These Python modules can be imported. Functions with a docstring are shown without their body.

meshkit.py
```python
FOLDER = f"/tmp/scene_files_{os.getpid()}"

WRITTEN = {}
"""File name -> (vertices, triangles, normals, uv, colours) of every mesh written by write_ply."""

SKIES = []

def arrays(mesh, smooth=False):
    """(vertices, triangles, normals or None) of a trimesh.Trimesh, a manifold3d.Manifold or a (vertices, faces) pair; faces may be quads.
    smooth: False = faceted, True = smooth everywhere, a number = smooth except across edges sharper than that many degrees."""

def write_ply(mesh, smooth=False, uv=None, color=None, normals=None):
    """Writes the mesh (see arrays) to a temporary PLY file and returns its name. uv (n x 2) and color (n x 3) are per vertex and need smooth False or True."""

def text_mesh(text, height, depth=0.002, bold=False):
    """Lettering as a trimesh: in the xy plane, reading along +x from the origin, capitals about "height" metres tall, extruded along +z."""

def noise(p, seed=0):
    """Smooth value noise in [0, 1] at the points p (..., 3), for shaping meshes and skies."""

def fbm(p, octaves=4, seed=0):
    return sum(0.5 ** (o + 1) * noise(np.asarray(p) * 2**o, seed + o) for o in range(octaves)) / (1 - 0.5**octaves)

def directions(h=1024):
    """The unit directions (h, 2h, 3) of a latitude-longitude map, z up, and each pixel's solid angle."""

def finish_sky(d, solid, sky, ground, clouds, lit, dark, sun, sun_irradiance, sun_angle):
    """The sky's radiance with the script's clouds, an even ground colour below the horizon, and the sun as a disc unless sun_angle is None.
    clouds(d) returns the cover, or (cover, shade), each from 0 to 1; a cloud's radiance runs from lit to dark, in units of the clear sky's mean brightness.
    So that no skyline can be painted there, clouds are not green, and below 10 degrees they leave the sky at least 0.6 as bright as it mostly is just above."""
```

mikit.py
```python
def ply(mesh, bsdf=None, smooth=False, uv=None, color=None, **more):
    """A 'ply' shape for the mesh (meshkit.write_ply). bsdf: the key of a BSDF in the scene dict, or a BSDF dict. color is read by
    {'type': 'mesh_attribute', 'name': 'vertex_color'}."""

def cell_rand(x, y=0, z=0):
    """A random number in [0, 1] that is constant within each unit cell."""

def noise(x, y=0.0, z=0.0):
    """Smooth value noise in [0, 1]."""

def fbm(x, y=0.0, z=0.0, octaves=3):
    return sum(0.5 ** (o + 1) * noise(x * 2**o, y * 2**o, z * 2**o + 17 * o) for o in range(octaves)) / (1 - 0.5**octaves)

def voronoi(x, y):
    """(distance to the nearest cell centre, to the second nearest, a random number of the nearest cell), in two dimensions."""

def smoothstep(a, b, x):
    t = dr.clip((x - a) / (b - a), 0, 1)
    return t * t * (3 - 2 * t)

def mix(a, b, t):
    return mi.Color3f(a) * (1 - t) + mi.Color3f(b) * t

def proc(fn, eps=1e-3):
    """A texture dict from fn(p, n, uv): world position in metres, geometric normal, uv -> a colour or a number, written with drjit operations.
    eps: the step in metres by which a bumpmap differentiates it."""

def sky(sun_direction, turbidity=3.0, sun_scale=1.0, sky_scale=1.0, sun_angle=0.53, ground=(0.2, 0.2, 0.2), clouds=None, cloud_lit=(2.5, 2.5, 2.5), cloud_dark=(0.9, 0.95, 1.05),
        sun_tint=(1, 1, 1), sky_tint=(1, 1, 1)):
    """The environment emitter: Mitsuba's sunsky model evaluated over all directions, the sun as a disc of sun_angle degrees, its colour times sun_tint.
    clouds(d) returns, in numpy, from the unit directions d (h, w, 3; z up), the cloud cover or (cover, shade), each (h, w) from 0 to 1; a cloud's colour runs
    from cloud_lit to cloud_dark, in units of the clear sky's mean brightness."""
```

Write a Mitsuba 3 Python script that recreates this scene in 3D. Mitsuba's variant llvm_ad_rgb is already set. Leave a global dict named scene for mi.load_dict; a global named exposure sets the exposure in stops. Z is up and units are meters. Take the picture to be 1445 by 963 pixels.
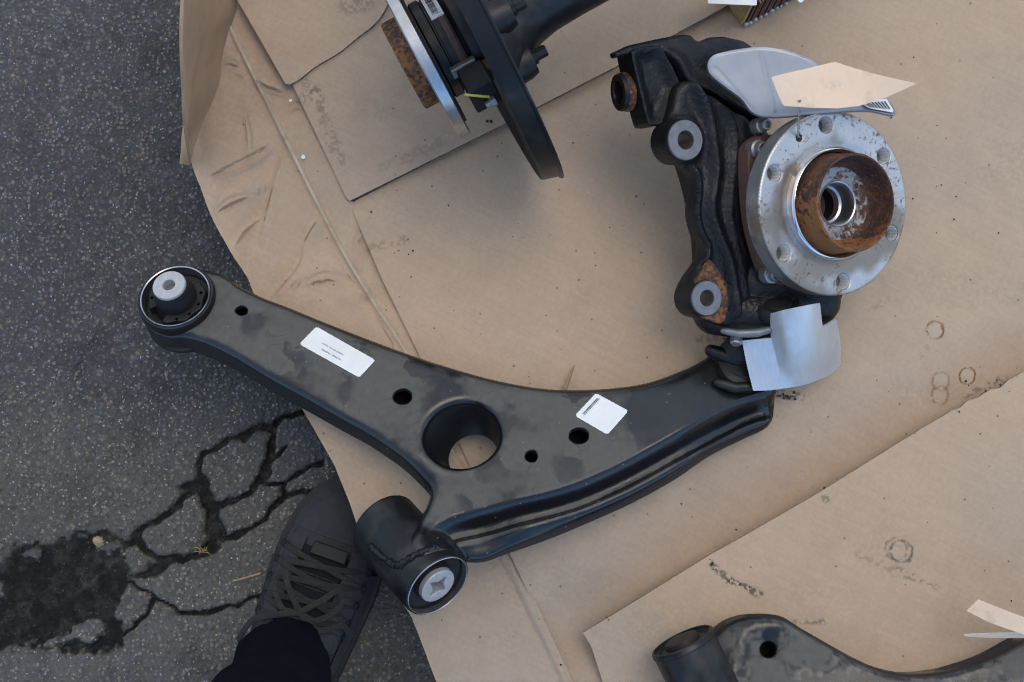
import math, random
import numpy as np, trimesh, shapely, manifold3d, mikit
import drjit as dr, mitsuba as mi
from shapely.geometry import Polygon, LineString, Point
from scipy.spatial import Delaunay
from mikit import noise, fbm, voronoi, cell_rand, smoothstep, mix
import meshkit

random.seed(7); rng = np.random.default_rng(7)
scene = {'type': 'scene'}; labels = {}

# ------------------------------------------------------------------ camera, sky, exposure
H, TILT, HFOV = 1.2, math.radians(7.0), 45.0            # metres above the cardboard, forward tilt, degrees
C = np.array([0.0, -H * math.tan(TILT), H])
FWD = np.array([0, math.sin(TILT), -math.cos(TILT)]); UP = np.array([0, math.cos(TILT), math.sin(TILT)]); RIGHT = np.array([1.0, 0, 0])
scene['camera'] = {'type': 'thinlens', 'fov': HFOV, 'aperture_radius': 0.0028, 'focus_distance': 1.13, 'near_clip': 0.05, 'far_clip': 200.0,
    'to_world': mi.ScalarTransform4f().look_at(origin=C.tolist(), target=(C + FWD).tolist(), up=[0, 1, 0]),
    'film': {'type': 'hdrfilm', 'width': 1024, 'height': 682}, 'sampler': {'type': 'independent', 'sample_count': 64}}
exposure = 2.86

def cloud_cover(d):
    p = d * np.array([1, 1, 2.2])
    c = meshkit.fbm(p * 1.8 + 5, 5, 3)
    return np.clip((c - 0.5) * 2.6 + 0.34 + 0.55 * d[..., 1] + 0.35 * (d[..., 2] - 0.5), 0, 1), np.clip((meshkit.fbm(p * 3.1 + 9, 4, 8) - 0.35) * 1.6, 0, 1)
scene['sky'] = mikit.sky([0.20, 0.20, 0.95], turbidity=3, sun_scale=0.085, sun_angle=32, clouds=cloud_cover,
                         cloud_lit=(1.75, 1.74, 1.68), cloud_dark=(1.05, 1.10, 1.12), sky_tint=(0.92, 1.0, 1.02), ground=(0.12, 0.12, 0.12))

# ------------------------------------------------------------------ helpers
F0 = 722.5 / math.tan(math.radians(HFOV / 2))
GZ = -0.12                                              # the asphalt, below the cardboard's top
def unit(v): v = np.asarray(v, float); return v / np.linalg.norm(v)
def ray(x, y): return unit((x - 722.5) / F0 * RIGHT - (y - 481.5) / F0 * UP + FWD)
def on(x, y, p0, n): d = ray(x, y); return C + d * (np.dot(p0 - C, n) / np.dot(d, n))
def at(x, y, z=0.0): return on(x, y, np.array([0, 0, z]), np.array([0, 0, 1.0]))
def axis_view(x, y, deg, dx, dy):                       # an axis that leans from the line of sight by deg towards the direction (dx, dy)
    v = -ray(x, y); t = unit(dx * RIGHT - dy * UP); t = unit(t - v * np.dot(t, v)); a = math.radians(deg)
    return math.cos(a) * v + math.sin(a) * t
def basis(n, ref=(1, 0, 0)):
    n = unit(n); u = unit(np.asarray(ref, float) - n * np.dot(ref, n)); return u, np.cross(n, u), n
class Frame:
    def __init__(s, p0, n, ref=(1, 0, 0)): s.p = np.asarray(p0, float); s.u, s.v, s.n = basis(n, ref)
    def uv(s, pts): q = np.array([on(x, y, s.p, s.n) for x, y in pts]) - s.p; return np.c_[q @ s.u, q @ s.v]
    def w(s, a): a = np.asarray(a, float); return s.p + a[..., :1] * s.u + a[..., 1:2] * s.v + a[..., 2:3] * s.n
    def apply(s, m): m = m.copy(); m.vertices = s.w(np.asarray(m.vertices)); return m
def spline(pts, closed=True, step=0.003):
    p = np.asarray(pts, float); n = len(p); out = []
    for i in range(n if closed else n - 1):
        a, b, c, d = (p[(i + k) % n] if closed else p[min(max(i + k, 0), n - 1)] for k in (-1, 0, 1, 2))
        k = max(2, int(np.linalg.norm(c - b) / step)); t = (np.arange(k) / k)[:, None]
        out.append(0.5 * (2 * b + (c - a) * t + (2 * a - 5 * b + 4 * c - d) * t**2 + (3 * b - a - 3 * c + d) * t**3))
    if not closed: out.append(p[-1:])
    return np.vstack(out)
def dense(pts, step=0.004, closed=True):
    p = np.asarray(pts, float); q = np.vstack([p, p[:1]]) if closed else p; out = []
    for a, b in zip(q[:-1], q[1:]):
        k = max(1, int(np.linalg.norm(b - a) / step)); out.append(a + (b - a) * (np.arange(k) / k)[:, None])
    if not closed: out.append(q[-1:])
    return np.vstack(out)
def ell(cx, cy, a, b, deg=0, n=40):
    t = np.arange(n) * 2 * math.pi / n; c, s = math.cos(math.radians(deg)), math.sin(math.radians(deg))
    return np.c_[cx + a * np.cos(t) * c - b * np.sin(t) * s, cy + a * np.cos(t) * s + b * np.sin(t) * c]
def circ(r, n=40, c=(0, 0)): return ell(c[0], c[1], r, r, 0, n)
def rnd(d, r): q = np.clip(r - d, 0, r); return r - np.sqrt(np.maximum(r * r - q * q, 0))
def sm(a, b, x): t = np.clip((x - a) / (b - a), 0, 1); return t * t * (3 - 2 * t)
def dist(line, uv): return shapely.distance(LineString(line), shapely.points(uv))
def tri(poly, rings, grid, step, extra=None):
    pts = [] if extra is None else [extra[shapely.contains_xy(poly.buffer(-max(rings) * .6), extra[:, 0], extra[:, 1])]]
    block = None if extra is None else shapely.MultiPoint(pts[0]).buffer(grid * .55)
    for d in rings:
        q = poly.buffer(-d) if d else poly
        for g in getattr(q, 'geoms', [q]):
            if g.is_empty: continue
            for r in [g.exterior, *g.interiors]:
                k = max(6, int(r.length / (step if d < 0.004 else step * 1.3)))
                pts.append(np.array([r.interpolate(i / k, normalized=True).coords[0] for i in range(k)]))
    x0, y0, x1, y1 = poly.bounds
    gx, gy = np.meshgrid(np.arange(x0, x1, grid), np.arange(y0, y1, grid * 0.866)); gx = gx + (np.arange(gx.shape[0]) % 2)[:, None] * grid / 2
    g = np.c_[gx.ravel(), gy.ravel()]; inner = poly.buffer(-(max(rings) + grid * 0.5))
    if not inner.is_empty: g = g[shapely.contains_xy(inner, g[:, 0], g[:, 1])]; pts.append(g if block is None else g[~shapely.contains_xy(block, g[:, 0], g[:, 1])])
    p = np.unique(np.round(np.vstack(pts), 6), axis=0); f = Delaunay(p).simplices; c = p[f].mean(1)
    f = f[shapely.contains_xy(poly.buffer(1e-7), c[:, 0], c[:, 1])]
    a = np.cross(p[f[:, 1]] - p[f[:, 0]], p[f[:, 2]] - p[f[:, 0]]); f = f[np.abs(a) > 1e-11]; a = a[np.abs(a) > 1e-11]
    f[a < 0] = f[a < 0][:, ::-1]
    return p, f
def border(f):
    e = np.vstack([f[:, [0, 1]], f[:, [1, 2]], f[:, [2, 0]]]); s = np.sort(e, 1)
    _, i, c = np.unique(s, axis=0, return_index=True, return_counts=True); return e[i[c == 1]]
def plate(outer, holes, h, depth, r=0.006, hr=0.003, grid=0.0045, step=0.003, rings=(0, .0005, .0013, .0025, .004, .006, .009), floor=True, shallow=(), bottom=None, extra=None):
    """A pressed or cast plate in its own frame: h(uv) over the outline, edges rounded by r (hole k by hr or hr[k]), walls down to -depth; holes in shallow only pierce the skin."""
    hrs = hr if isinstance(hr, (list, tuple)) else [hr] * len(holes)
    poly = Polygon(outer, holes).buffer(0); p, f = tri(poly, rings, grid, step, extra)
    sp = shapely.points(p); w = h(p) - rnd(shapely.distance(LineString(np.vstack([outer, outer[:1]])), sp), r)
    near = np.full(len(p), -1)
    for k, q in enumerate(holes):
        dk = shapely.distance(LineString(np.vstack([q, q[:1]])), sp); w = w - rnd(dk, hrs[k]); near[dk < 3e-4] = k
    bw = np.where(np.isin(near, shallow), w - 0.004, (-depth if bottom is None else bottom(p)))
    v = np.vstack([np.c_[p, w], np.c_[p, bw]]); n = len(p); e = border(f)
    faces = [f, np.c_[e[:, 1], e[:, 0], e[:, 0] + n], np.c_[e[:, 1], e[:, 0] + n, e[:, 1] + n]]
    m = trimesh.Trimesh(v, np.vstack(faces), process=False)
    if floor:
        pb, fb = tri(Polygon(outer, [q for k, q in enumerate(holes) if k not in shallow]).buffer(0), (0,), 0.02, step)
        m = trimesh.util.concatenate([m, trimesh.Trimesh(np.c_[pb, np.full(len(pb), -depth) if bottom is None else bottom(pb)], fb[:, ::-1], process=False)])
    m.remove_unreferenced_vertices(); return m
def sheet(poly2, zf, thick=0.004, grid=0.006, step=0.005, rings=(0, .002), extra=None):
    """Board lying in the world's xy plane: top at zf(xy), thick below it."""
    p, f = tri(Polygon(poly2).buffer(0), rings, grid, step, extra); z = zf(p); n = len(p); e = border(f)
    v = np.vstack([np.c_[p, z], np.c_[p, z - thick], np.c_[p, z], np.c_[p, z - thick]])
    return trimesh.Trimesh(v[:2 * n], np.vstack([f, f[:, ::-1] + n]), process=False), trimesh.Trimesh(v, np.vstack([np.c_[e[:, 1] + 2 * n, e[:, 0] + 2 * n, e[:, 0] + 3 * n], np.c_[e[:, 1] + 2 * n, e[:, 0] + 3 * n, e[:, 1] + 3 * n]]), process=False)
def lathe(prof, o=(0, 0, 0), n=(0, 0, 1), seg=72, ref=(1, 0, 0), fine=True):
    p = np.asarray(prof, float); t = np.arange(seg) * 2 * math.pi / seg; u, v, n = basis(n, ref)
    ring = np.cos(t)[:, None] * u + np.sin(t)[:, None] * v
    vs = np.asarray(o) + p[:, None, :1] * ring[None] + p[:, None, 1:2] * n
    i, j = np.meshgrid(np.arange(len(p) - 1), np.arange(seg), indexing='ij'); j2 = (j + 1) % seg
    q = np.stack([i * seg + j, i * seg + j2, (i + 1) * seg + j2, (i + 1) * seg + j], -1).reshape(-1, 4)
    m = trimesh.Trimesh(vs.reshape(-1, 3), np.vstack([q[:, :3], q[:, [0, 2, 3]]]), process=False); return m
def tube(pts, r, sides=10, flat=1.0, up=None, caps=True):
    p = np.asarray(pts, float); r = np.broadcast_to(r, (len(p),)); t = np.gradient(p, axis=0); t /= np.linalg.norm(t, axis=1, keepdims=True) + 1e-12
    ups = np.broadcast_to(np.array([0.13, 0.2, 1.0]) if up is None else np.asarray(up, float), p.shape)
    a = np.cross(t, ups); a /= np.linalg.norm(a, axis=1, keepdims=True) + 1e-12; b = np.cross(a, t)
    g = np.arange(sides) * 2 * math.pi / sides
    v = p[:, None] + r[:, None, None] * (np.cos(g)[None, :, None] * a[:, None] + flat * np.sin(g)[None, :, None] * b[:, None])
    i, j = np.meshgrid(np.arange(len(p) - 1), np.arange(sides), indexing='ij'); j2 = (j + 1) % sides
    q = np.stack([i * sides + j, i * sides + j2, (i + 1) * sides + j2, (i + 1) * sides + j], -1).reshape(-1, 4)
    v = v.reshape(-1, 3); f = [q[:, :3], q[:, [0, 2, 3]]]
    if caps:
        k = len(v); v = np.vstack([v, p[:1], p[-1:]]); s = np.arange(sides); s2 = (s + 1) % sides
        f += [np.c_[s2, s, np.full(sides, k)], np.c_[s + k - sides, s2 + k - sides, np.full(sides, k + 1)]]
    return trimesh.Trimesh(v, np.vstack(f), process=False)
def M3(m): return trimesh.Trimesh(m.to_mesh().vert_properties[:, :3], m.to_mesh().tri_verts, process=False)
def ball(p, r, k=20): return manifold3d.Manifold.sphere(r, k).translate([float(a) for a in p])
def hull(items): return manifold3d.Manifold.batch_hull([ball(p, r) for p, r in items])
def chain(nodes): return [hull([a, b]) for a, b in zip(nodes[:-1], nodes[1:])]
def union(ms): return manifold3d.Manifold.batch_boolean(ms, manifold3d.OpType.Add)
def soften(m, edge=0.004, it=8):
    t = M3(m.refine_to_length(edge)); t.merge_vertices(); trimesh.smoothing.filter_taubin(t, iterations=it); return t
def cyl(o, n, r, h, seg=48):
    m = manifold3d.Manifold.cylinder(h, r, r, seg); u, v, n = basis(n); o = np.asarray(o)
    return m.transform(np.c_[u, v, n, o])
def cat(*ms): return trimesh.util.concatenate(list(ms))
COUNT = {}
def add(key, mesh, mat, smooth=35, **more):
    k = key
    if key in COUNT: COUNT[key] += 1; k = f'{key}_{COUNT[key]:03d}'
    else: COUNT[key] = 0
    scene[k] = mikit.ply(mesh, mat, smooth=smooth, **more); return k
def tag(key, label=None, cat=None, group=None, kind=None):
    d = labels.setdefault(key, {})
    for a, b in (('label', label), ('category', cat), ('group', group), ('kind', kind)):
        if b: d[a] = b

# ------------------------------------------------------------------ materials
def mat(name, color, rough=0.6, metal=0.0, bump=None, bscale=1.0, eps=1e-3, **more):
    def tx(c): return mikit.proc(c) if callable(c) else ({'type': 'rgb', 'value': list(c)} if isinstance(c, (tuple, list)) else c)
    b = {'type': 'principled', 'base_color': tx(color), 'roughness': tx(rough), 'metallic': tx(metal), **more}
    if bump: b = {'type': 'bumpmap', 'arbitrary': {**mikit.proc(bump, eps)}, 'scale': bscale, 'bsdf': b}
    scene[name] = {'type': 'twosided', 'bsdf': b}
def asphalt_col(p, n, uv):
    w = (fbm(p.x * 90, p.y * 90) - 0.5) * 0.004
    d1, d2, r = voronoi((p.x + w) * 205, (p.y - w) * 205)
    e1, e2, q = voronoi((p.x - w) * 520 + 31, (p.y + w) * 520 + 7)
    big = fbm(p.x * 6, p.y * 6, 2.0, octaves=4); mid = fbm(p.x * 45, p.y * 45, 5.0)
    warm = smoothstep(-0.02, -0.14, p.y + 0.35 * (p.x + 0.4) + (mid - 0.5) * 0.03)
    base = (0.050 + 0.026 * mid + 0.030 * (fbm(p.x * 420, p.y * 420, 4.0) - 0.4)) * (0.75 + 0.5 * big) * (1 + 0.3 * warm); col = mi.Color3f(base * (1 + 0.04 * warm), base, base * (1.0 - 0.10 * warm))
    tone = (0.036 + 0.180 * r * r + 0.06 * (fbm(p.x * 520, p.y * 520, 8.0) - 0.45)) * (0.75 + 0.5 * big); h = cell_rand(r * 99991, 2); ed = 0.38 + 0.16 * cell_rand(r * 77777, 5)
    stone = mix(mi.Color3f(tone, tone, tone * 1.04), mi.Color3f(tone * 1.25, tone * 1.03, tone * 0.75), dr.select(h > 0.75, 1.0, 0.15 + 0.3 * warm))
    col = mix(col, stone, smoothstep(ed, ed - 0.22, d1) * dr.select(r > 0.25, 0.8, 0.2))
    t2 = 0.06 + 0.20 * cell_rand(q * 99991, 3)
    col = mix(col, mi.Color3f(t2 * 1.02, t2, t2 * 0.95), dr.select(q > 0.85, 1.0, 0.0) * smoothstep(0.45, 0.28, e1) * 0.85)
    col = mix(col, mi.Color3f(0.40, 0.405, 0.41), dr.select(q > 0.982, 1.0, 0.0) * smoothstep(0.48, 0.32, e1) * 0.9)
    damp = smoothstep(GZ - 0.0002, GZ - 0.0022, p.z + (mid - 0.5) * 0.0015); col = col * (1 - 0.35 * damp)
    soil = smoothstep(GZ - 0.0010, GZ - 0.0042, p.z + (mid - 0.5) * 0.002)
    grit = fbm(p.x * 260, p.y * 260, 1.0); clod = fbm(p.x * 110, p.y * 110, 3.0)
    s = 0.007 + 0.030 * grit * smoothstep(0.42, 0.75, clod) + 0.06 * dr.select(q > 0.965, 1.0, 0.0) * smoothstep(0.4, 0.2, e1)
    return mix(col, mi.Color3f(s * 1.06, s * 0.95, s * 0.80), soil)
def asphalt_bump(p, n, uv):
    d1, d2, r = voronoi(p.x * 205, p.y * 205)
    return smoothstep(0.6, 0.1, d1) * (0.4 + 0.6 * r) + 0.7 * fbm(p.x * 500, p.y * 500)
mat('asphalt_mat', asphalt_col, 0.82, bump=asphalt_bump, bscale=0.0016, eps=4e-4, specular=0.3)
# stains pressed and rubbed into the board: (x, y, radius, ring width, strength, rust)
RINGS = [(at(1319, 466), .0085, .0018, .75, 1), (at(1375, 528), .0078, .0014, .85, 1), (at(1336, 556), .0085, .0016, .5, 1), (at(1335, 536), .0085, .002, .4, 1), (at(1268, 778), .0105, .0022, .6, 0), (at(1261, 775), .0105, .0018, .4, 0)]
SMEARS = [(at(1003, 795), at(1030, 820), .006, .75), (at(1028, 818), at(1070, 838), .0045, .8), (at(1262, 805), at(1316, 828), .0045, .45), (at(1205, 782), at(1260, 806), .006, .25), (at(1155, 690), at(1163, 706), .004, .5),
          (at(432, 118), at(455, 150), .010, .35), (at(455, 160), at(480, 230), .008, .30), (at(420, 150), at(450, 130), .010, .35), (at(520, 352), at(575, 338), .006, .3), (at(1095, 556), at(1128, 560), .006, .7), (at(1160, 876), at(1120, 878), .005, .55), (at(985, 480), at(1035, 470), .005, .4),
          (at(540, 240), at(620, 205), .007, .2), (at(1225, 440), at(1250, 425), .005, .2), (at(1300, 505), at(1310, 490), .003, .2), (at(490, 15), at(515, 8), .013, .35), (at(1375, 555), at(1430, 530), .004, .5)]
def seg_d(p, a, b):
    ex, ey = b[0] - a[0], b[1] - a[1]; t = dr.clip(((p.x - a[0]) * ex + (p.y - a[1]) * ey) / (ex * ex + ey * ey), 0, 1)
    return dr.sqrt(dr.square(p.x - a[0] - t * ex) + dr.square(p.y - a[1] - t * ey))
def board_col(p, n, uv):
    big = fbm(p.x * 5, p.y * 5, 1.0, octaves=4); fib = fbm(p.x * 420, p.y * 420, 3.0); mid = fbm(p.x * 38, p.y * 38, 6.0)
    st = noise((p.x * 0.45 + p.y * 0.9) * 480, (p.x * 0.9 - p.y * 0.45) * 26)
    k = 0.86 + 0.18 * big + 0.13 * (fib - 0.5) + 0.10 * (mid - 0.5) + 0.05 * (st - 0.5) + 0.005 * dr.sin((p.x * 0.88 - p.y * 0.47) * 840)
    col = mi.Color3f(0.505, 0.372, 0.258) * k
    col = mix(col, mi.Color3f(0.450, 0.350, 0.260) * k, smoothstep(0.35, 0.65, fbm(p.x * 3 + 4, p.y * 3, 9.0)))
    rag = fbm(p.x * 330, p.y * 330, 8.0)
    for c, r, w, s, rust in RINGS:
        x, y = p.x - c[0], p.y - c[1]; d = dr.sqrt(x * x + y * y) + (fbm(p.x * 240, p.y * 240) - 0.5) * 0.003
        m = smoothstep(w * (0.4 + 1.2 * noise(x * 140, y * 140, 5.0)), 0, dr.abs(d - r)) * smoothstep(0.22, 0.55, rag) * s * (0.5 + 1.3 * noise(x * 90, y * 90, 3.0))
        col = mix(col, mi.Color3f(0.20, 0.095, 0.028) if rust else mi.Color3f(0.07, 0.06, 0.048), m)
        if rust: col = mix(col, mi.Color3f(0.52, 0.43, 0.32), smoothstep(r, r * 0.6, d) * 0.35)
    for a, b, w, s in SMEARS:
        d = seg_d(p, a, b) + (mid - 0.5) * w * 1.3
        col = mix(col, mi.Color3f(0.075, 0.066, 0.055), smoothstep(w, w * 0.25, d) * smoothstep(0.40, 0.62, rag) * s)
    d1, d2, r = voronoi(p.x * 62 + 11, p.y * 62)
    col = mix(col, mi.Color3f(0.09, 0.075, 0.06), dr.select(r > 0.93, 1.0, 0.0) * smoothstep(0.055 + (r - 0.93) * 0.7, 0.03, d1) * 0.75)
    scuff = smoothstep(0.60, 0.72, fbm(p.x * 14, p.y * 21, 4.0, octaves=4)) * smoothstep(0.4, 0.6, rag)
    return mix(col, mi.Color3f(0.22, 0.185, 0.155), scuff * 0.13)
def board_bump(p, n, uv): return fbm(p.x * 300, p.y * 300) + 2.5 * fbm(p.x * 60, p.y * 60)
mat('board_mat', board_col, 0.88, bump=board_bump, bscale=0.00022, specular=0.25)
mat('board_edge_mat', lambda p, n, uv: mix(mi.Color3f(0.10, 0.072, 0.048), mi.Color3f(0.30, 0.22, 0.15), smoothstep(0.35, 0.75, noise(p.x * 330 + p.y * 330, p.y * 330 - p.x * 330, p.z * 500))), 0.9)
mat('board_shade_mat', lambda p, n, uv: mi.Color3f(0.40, 0.262, 0.160) * (0.80 + 0.25 * fbm(p.x * 50, p.y * 50, p.z * 50)), 0.88)  # darker, browner copy of the board colour, with the corner wall's shade painted in
mat('tape_mat', lambda p, n, uv: mi.Color3f(0.40, 0.32, 0.22) * (0.8 + 0.4 * fbm(p.x * 80, p.y * 80)), 0.35)
XCLEAN, XEYE = 0.118, -0.1
def dust_of(p, n, uv):
    big = fbm(p.x * 17, p.y * 17, p.z * 17, octaves=4); fin = fbm(p.x * 160, p.y * 160, p.z * 160); sp = fbm(p.x * 600, p.y * 600, p.z * 600)
    d1, d2, r = voronoi(p.x * 30 + (big - .5) * 1.6, p.y * 30 + (fin - .5) * .7)
    wiped = dr.select(r > 0.60, 1.0, 0.0) * smoothstep(0.58, 0.22, d1)
    flat = smoothstep(0.80, 0.955, uv.x)
    edge = XCLEAN + (big - 0.5) * 0.08
    keep = 1 - 0.93 * smoothstep(edge, edge + 0.006, p.x) * smoothstep(-0.12, -0.10, p.y)
    scr = smoothstep(0.03, 0.0, dr.abs(noise(p.x * 70 + p.y * 25, p.y * 70 - p.x * 25, 2.0) - 0.5)) * smoothstep(0.5, 0.62, noise(p.x * 45, p.y * 45, 9.0)); m = (1 - 0.6 * scr) * flat * smoothstep(0.20, 0.62, big + 0.22 * (fin - 0.5)) * (1 - 0.85 * wiped) * keep
    return m * (0.75 + 0.5 * (fin - 0.5)) + 0.05 * flat * smoothstep(0.45, 0.7, fin) * keep, fin, sp
def arm_col(p, n, uv):
    m, fin, sp = dust_of(p, n, uv)
    d1, d2, r = voronoi(p.x * 210, p.y * 210)
    c = mix(mi.Color3f(0.006, 0.0065, 0.008), mi.Color3f(0.118, 0.112, 0.097), dr.clip(m, 0, 1) * 0.86)
    c = mix(c, mi.Color3f(0.23, 0.22, 0.20), dr.select(r > 0.985, 1.0, 0.0) * smoothstep(0.16, 0.08, d1) * 0.8)
    return c
def arm_rough(p, n, uv): m, fin, sp = dust_of(p, n, uv); return 0.19 + 0.10 * fin + 0.55 * dr.clip(m, 0, 1) + 0.4 * smoothstep(0.40, 0.12, uv.x)
mat('arm_mat', arm_col, arm_rough, specular=0.65)
mat('black_paint_mat', lambda p, n, uv: mi.Color3f(0.0075, 0.008, 0.0095) + 0.03 * dr.clip(n.z, 0, 1) * smoothstep(0.45, 0.75, fbm(p.x * 45, p.y * 45, p.z * 45)) * mi.Color3f(1, .95, .86), lambda p, n, uv: 0.24 + 0.3 * fbm(p.x * 60, p.y * 60, p.z * 60), specular=0.36)
def cast_bump(p, n, uv): return fbm(p.x * 420, p.y * 420, p.z * 420)
mat('cast_mat', lambda p, n, uv: mi.Color3f(0.0075, 0.008, 0.0095) + 0.016 * smoothstep(0.5, 0.8, fbm(p.x * 70, p.y * 70, p.z * 70)) * smoothstep(0.5, 0.95, n.z) * mi.Color3f(1, .95, .87), lambda p, n, uv: 0.30 + 0.22 * fbm(p.x * 90, p.y * 90, p.z * 90), bump=cast_bump, bscale=0.0009, specular=0.34)
def rust_c(p, low=0.0):
    a = fbm(p.x * 75, p.y * 75, p.z * 75, octaves=4); b = fbm(p.x * 420, p.y * 420, p.z * 420, octaves=4); c = fbm(p.x * 160 + 7, p.y * 160, p.z * 160)
    col = mix(mi.Color3f(0.042, 0.021, 0.016), mi.Color3f(0.11, 0.045, 0.02), smoothstep(0.35, 0.65, 0.5 * a + 0.5 * b))
    col = mix(col, mi.Color3f(0.235, 0.092, 0.026), smoothstep(0.465, 0.60, 0.36 * a + 0.42 * b + 0.22 * c + low) * 0.9)
    return mix(col, mi.Color3f(0.34, 0.30, 0.27), smoothstep(0.70, 0.80, 0.5 * c + 0.5 * b) * 0.3)
mat('rust_mat', lambda p, n, uv: rust_c(p), 0.75, bump=lambda p, n, uv: fbm(p.x * 350, p.y * 350, p.z * 350), bscale=0.0018)
mat('cup_rust_mat', lambda p, n, uv: rust_c(p, dr.clip((float(KC_[1]) - 0.020 - p.y) * 6.0 - dr.clip((p.x - float(KC_[0]) - 0.01) * 3.0, -.14, 0.05), -0.22, 0.13)), 0.7, bump=lambda p, n, uv: fbm(p.x * 350, p.y * 350, p.z * 350), bscale=0.0018)
mat('brown_rust_mat', lambda p, n, uv: mix(mi.Color3f(0.085, 0.047, 0.036), mi.Color3f(0.15, 0.085, 0.062), fbm(p.x * 120, p.y * 120, p.z * 120)), 0.6, bump=lambda p, n, uv: fbm(p.x * 350, p.y * 350, p.z * 350), bscale=0.0006)
def spot(p):
    a = fbm(p.x * 38 + 3, p.y * 38, p.z * 38, octaves=3); b = fbm(p.x * 400, p.y * 400, p.z * 400, octaves=4)
    return smoothstep(0.55, 0.70, 0.45 * a + 0.55 * b)
def hub_col(p, n, uv):
    a = fbm(p.x * 60, p.y * 60, p.z * 60, octaves=4); g = fbm(p.x * 700, p.y * 700, p.z * 700)
    steel = mix(mi.Color3f(0.48, 0.485, 0.49), mi.Color3f(0.62, 0.625, 0.63), a) * (0.9 + 0.2 * g)
    d = dr.sqrt(dr.square(p.x - float(KC_[0])) + dr.square(p.y - float(KC_[1])))
    tan = fbm(p.x * 24, p.y * 24, p.z * 24, octaves=4) - 0.16 * smoothstep(0.05, 0.075, d) + 0.10 - 2.2 * (p.y - float(KC_[1]))
    steel = mix(steel, mi.Color3f(0.24, 0.185, 0.13), smoothstep(0.43, 0.66, tan) * 0.8)
    return mix(steel, mi.Color3f(0.13, 0.065, 0.032), spot(p) * 0.8)
KC_ = at(1178, 288, .125)
mat('hub_mat', hub_col, lambda p, n, uv: 0.33 + 0.14 * fbm(p.x * 140, p.y * 140, p.z * 140) + 0.3 * spot(p), lambda p, n, uv: 0.85 - 0.6 * spot(p))
mat('steel_mat', lambda p, n, uv: mi.Color3f(0.50, 0.51, 0.53) * (0.8 + 0.35 * fbm(p.x * 200, p.y * 200, p.z * 200)), 0.32, 0.95)
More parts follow.
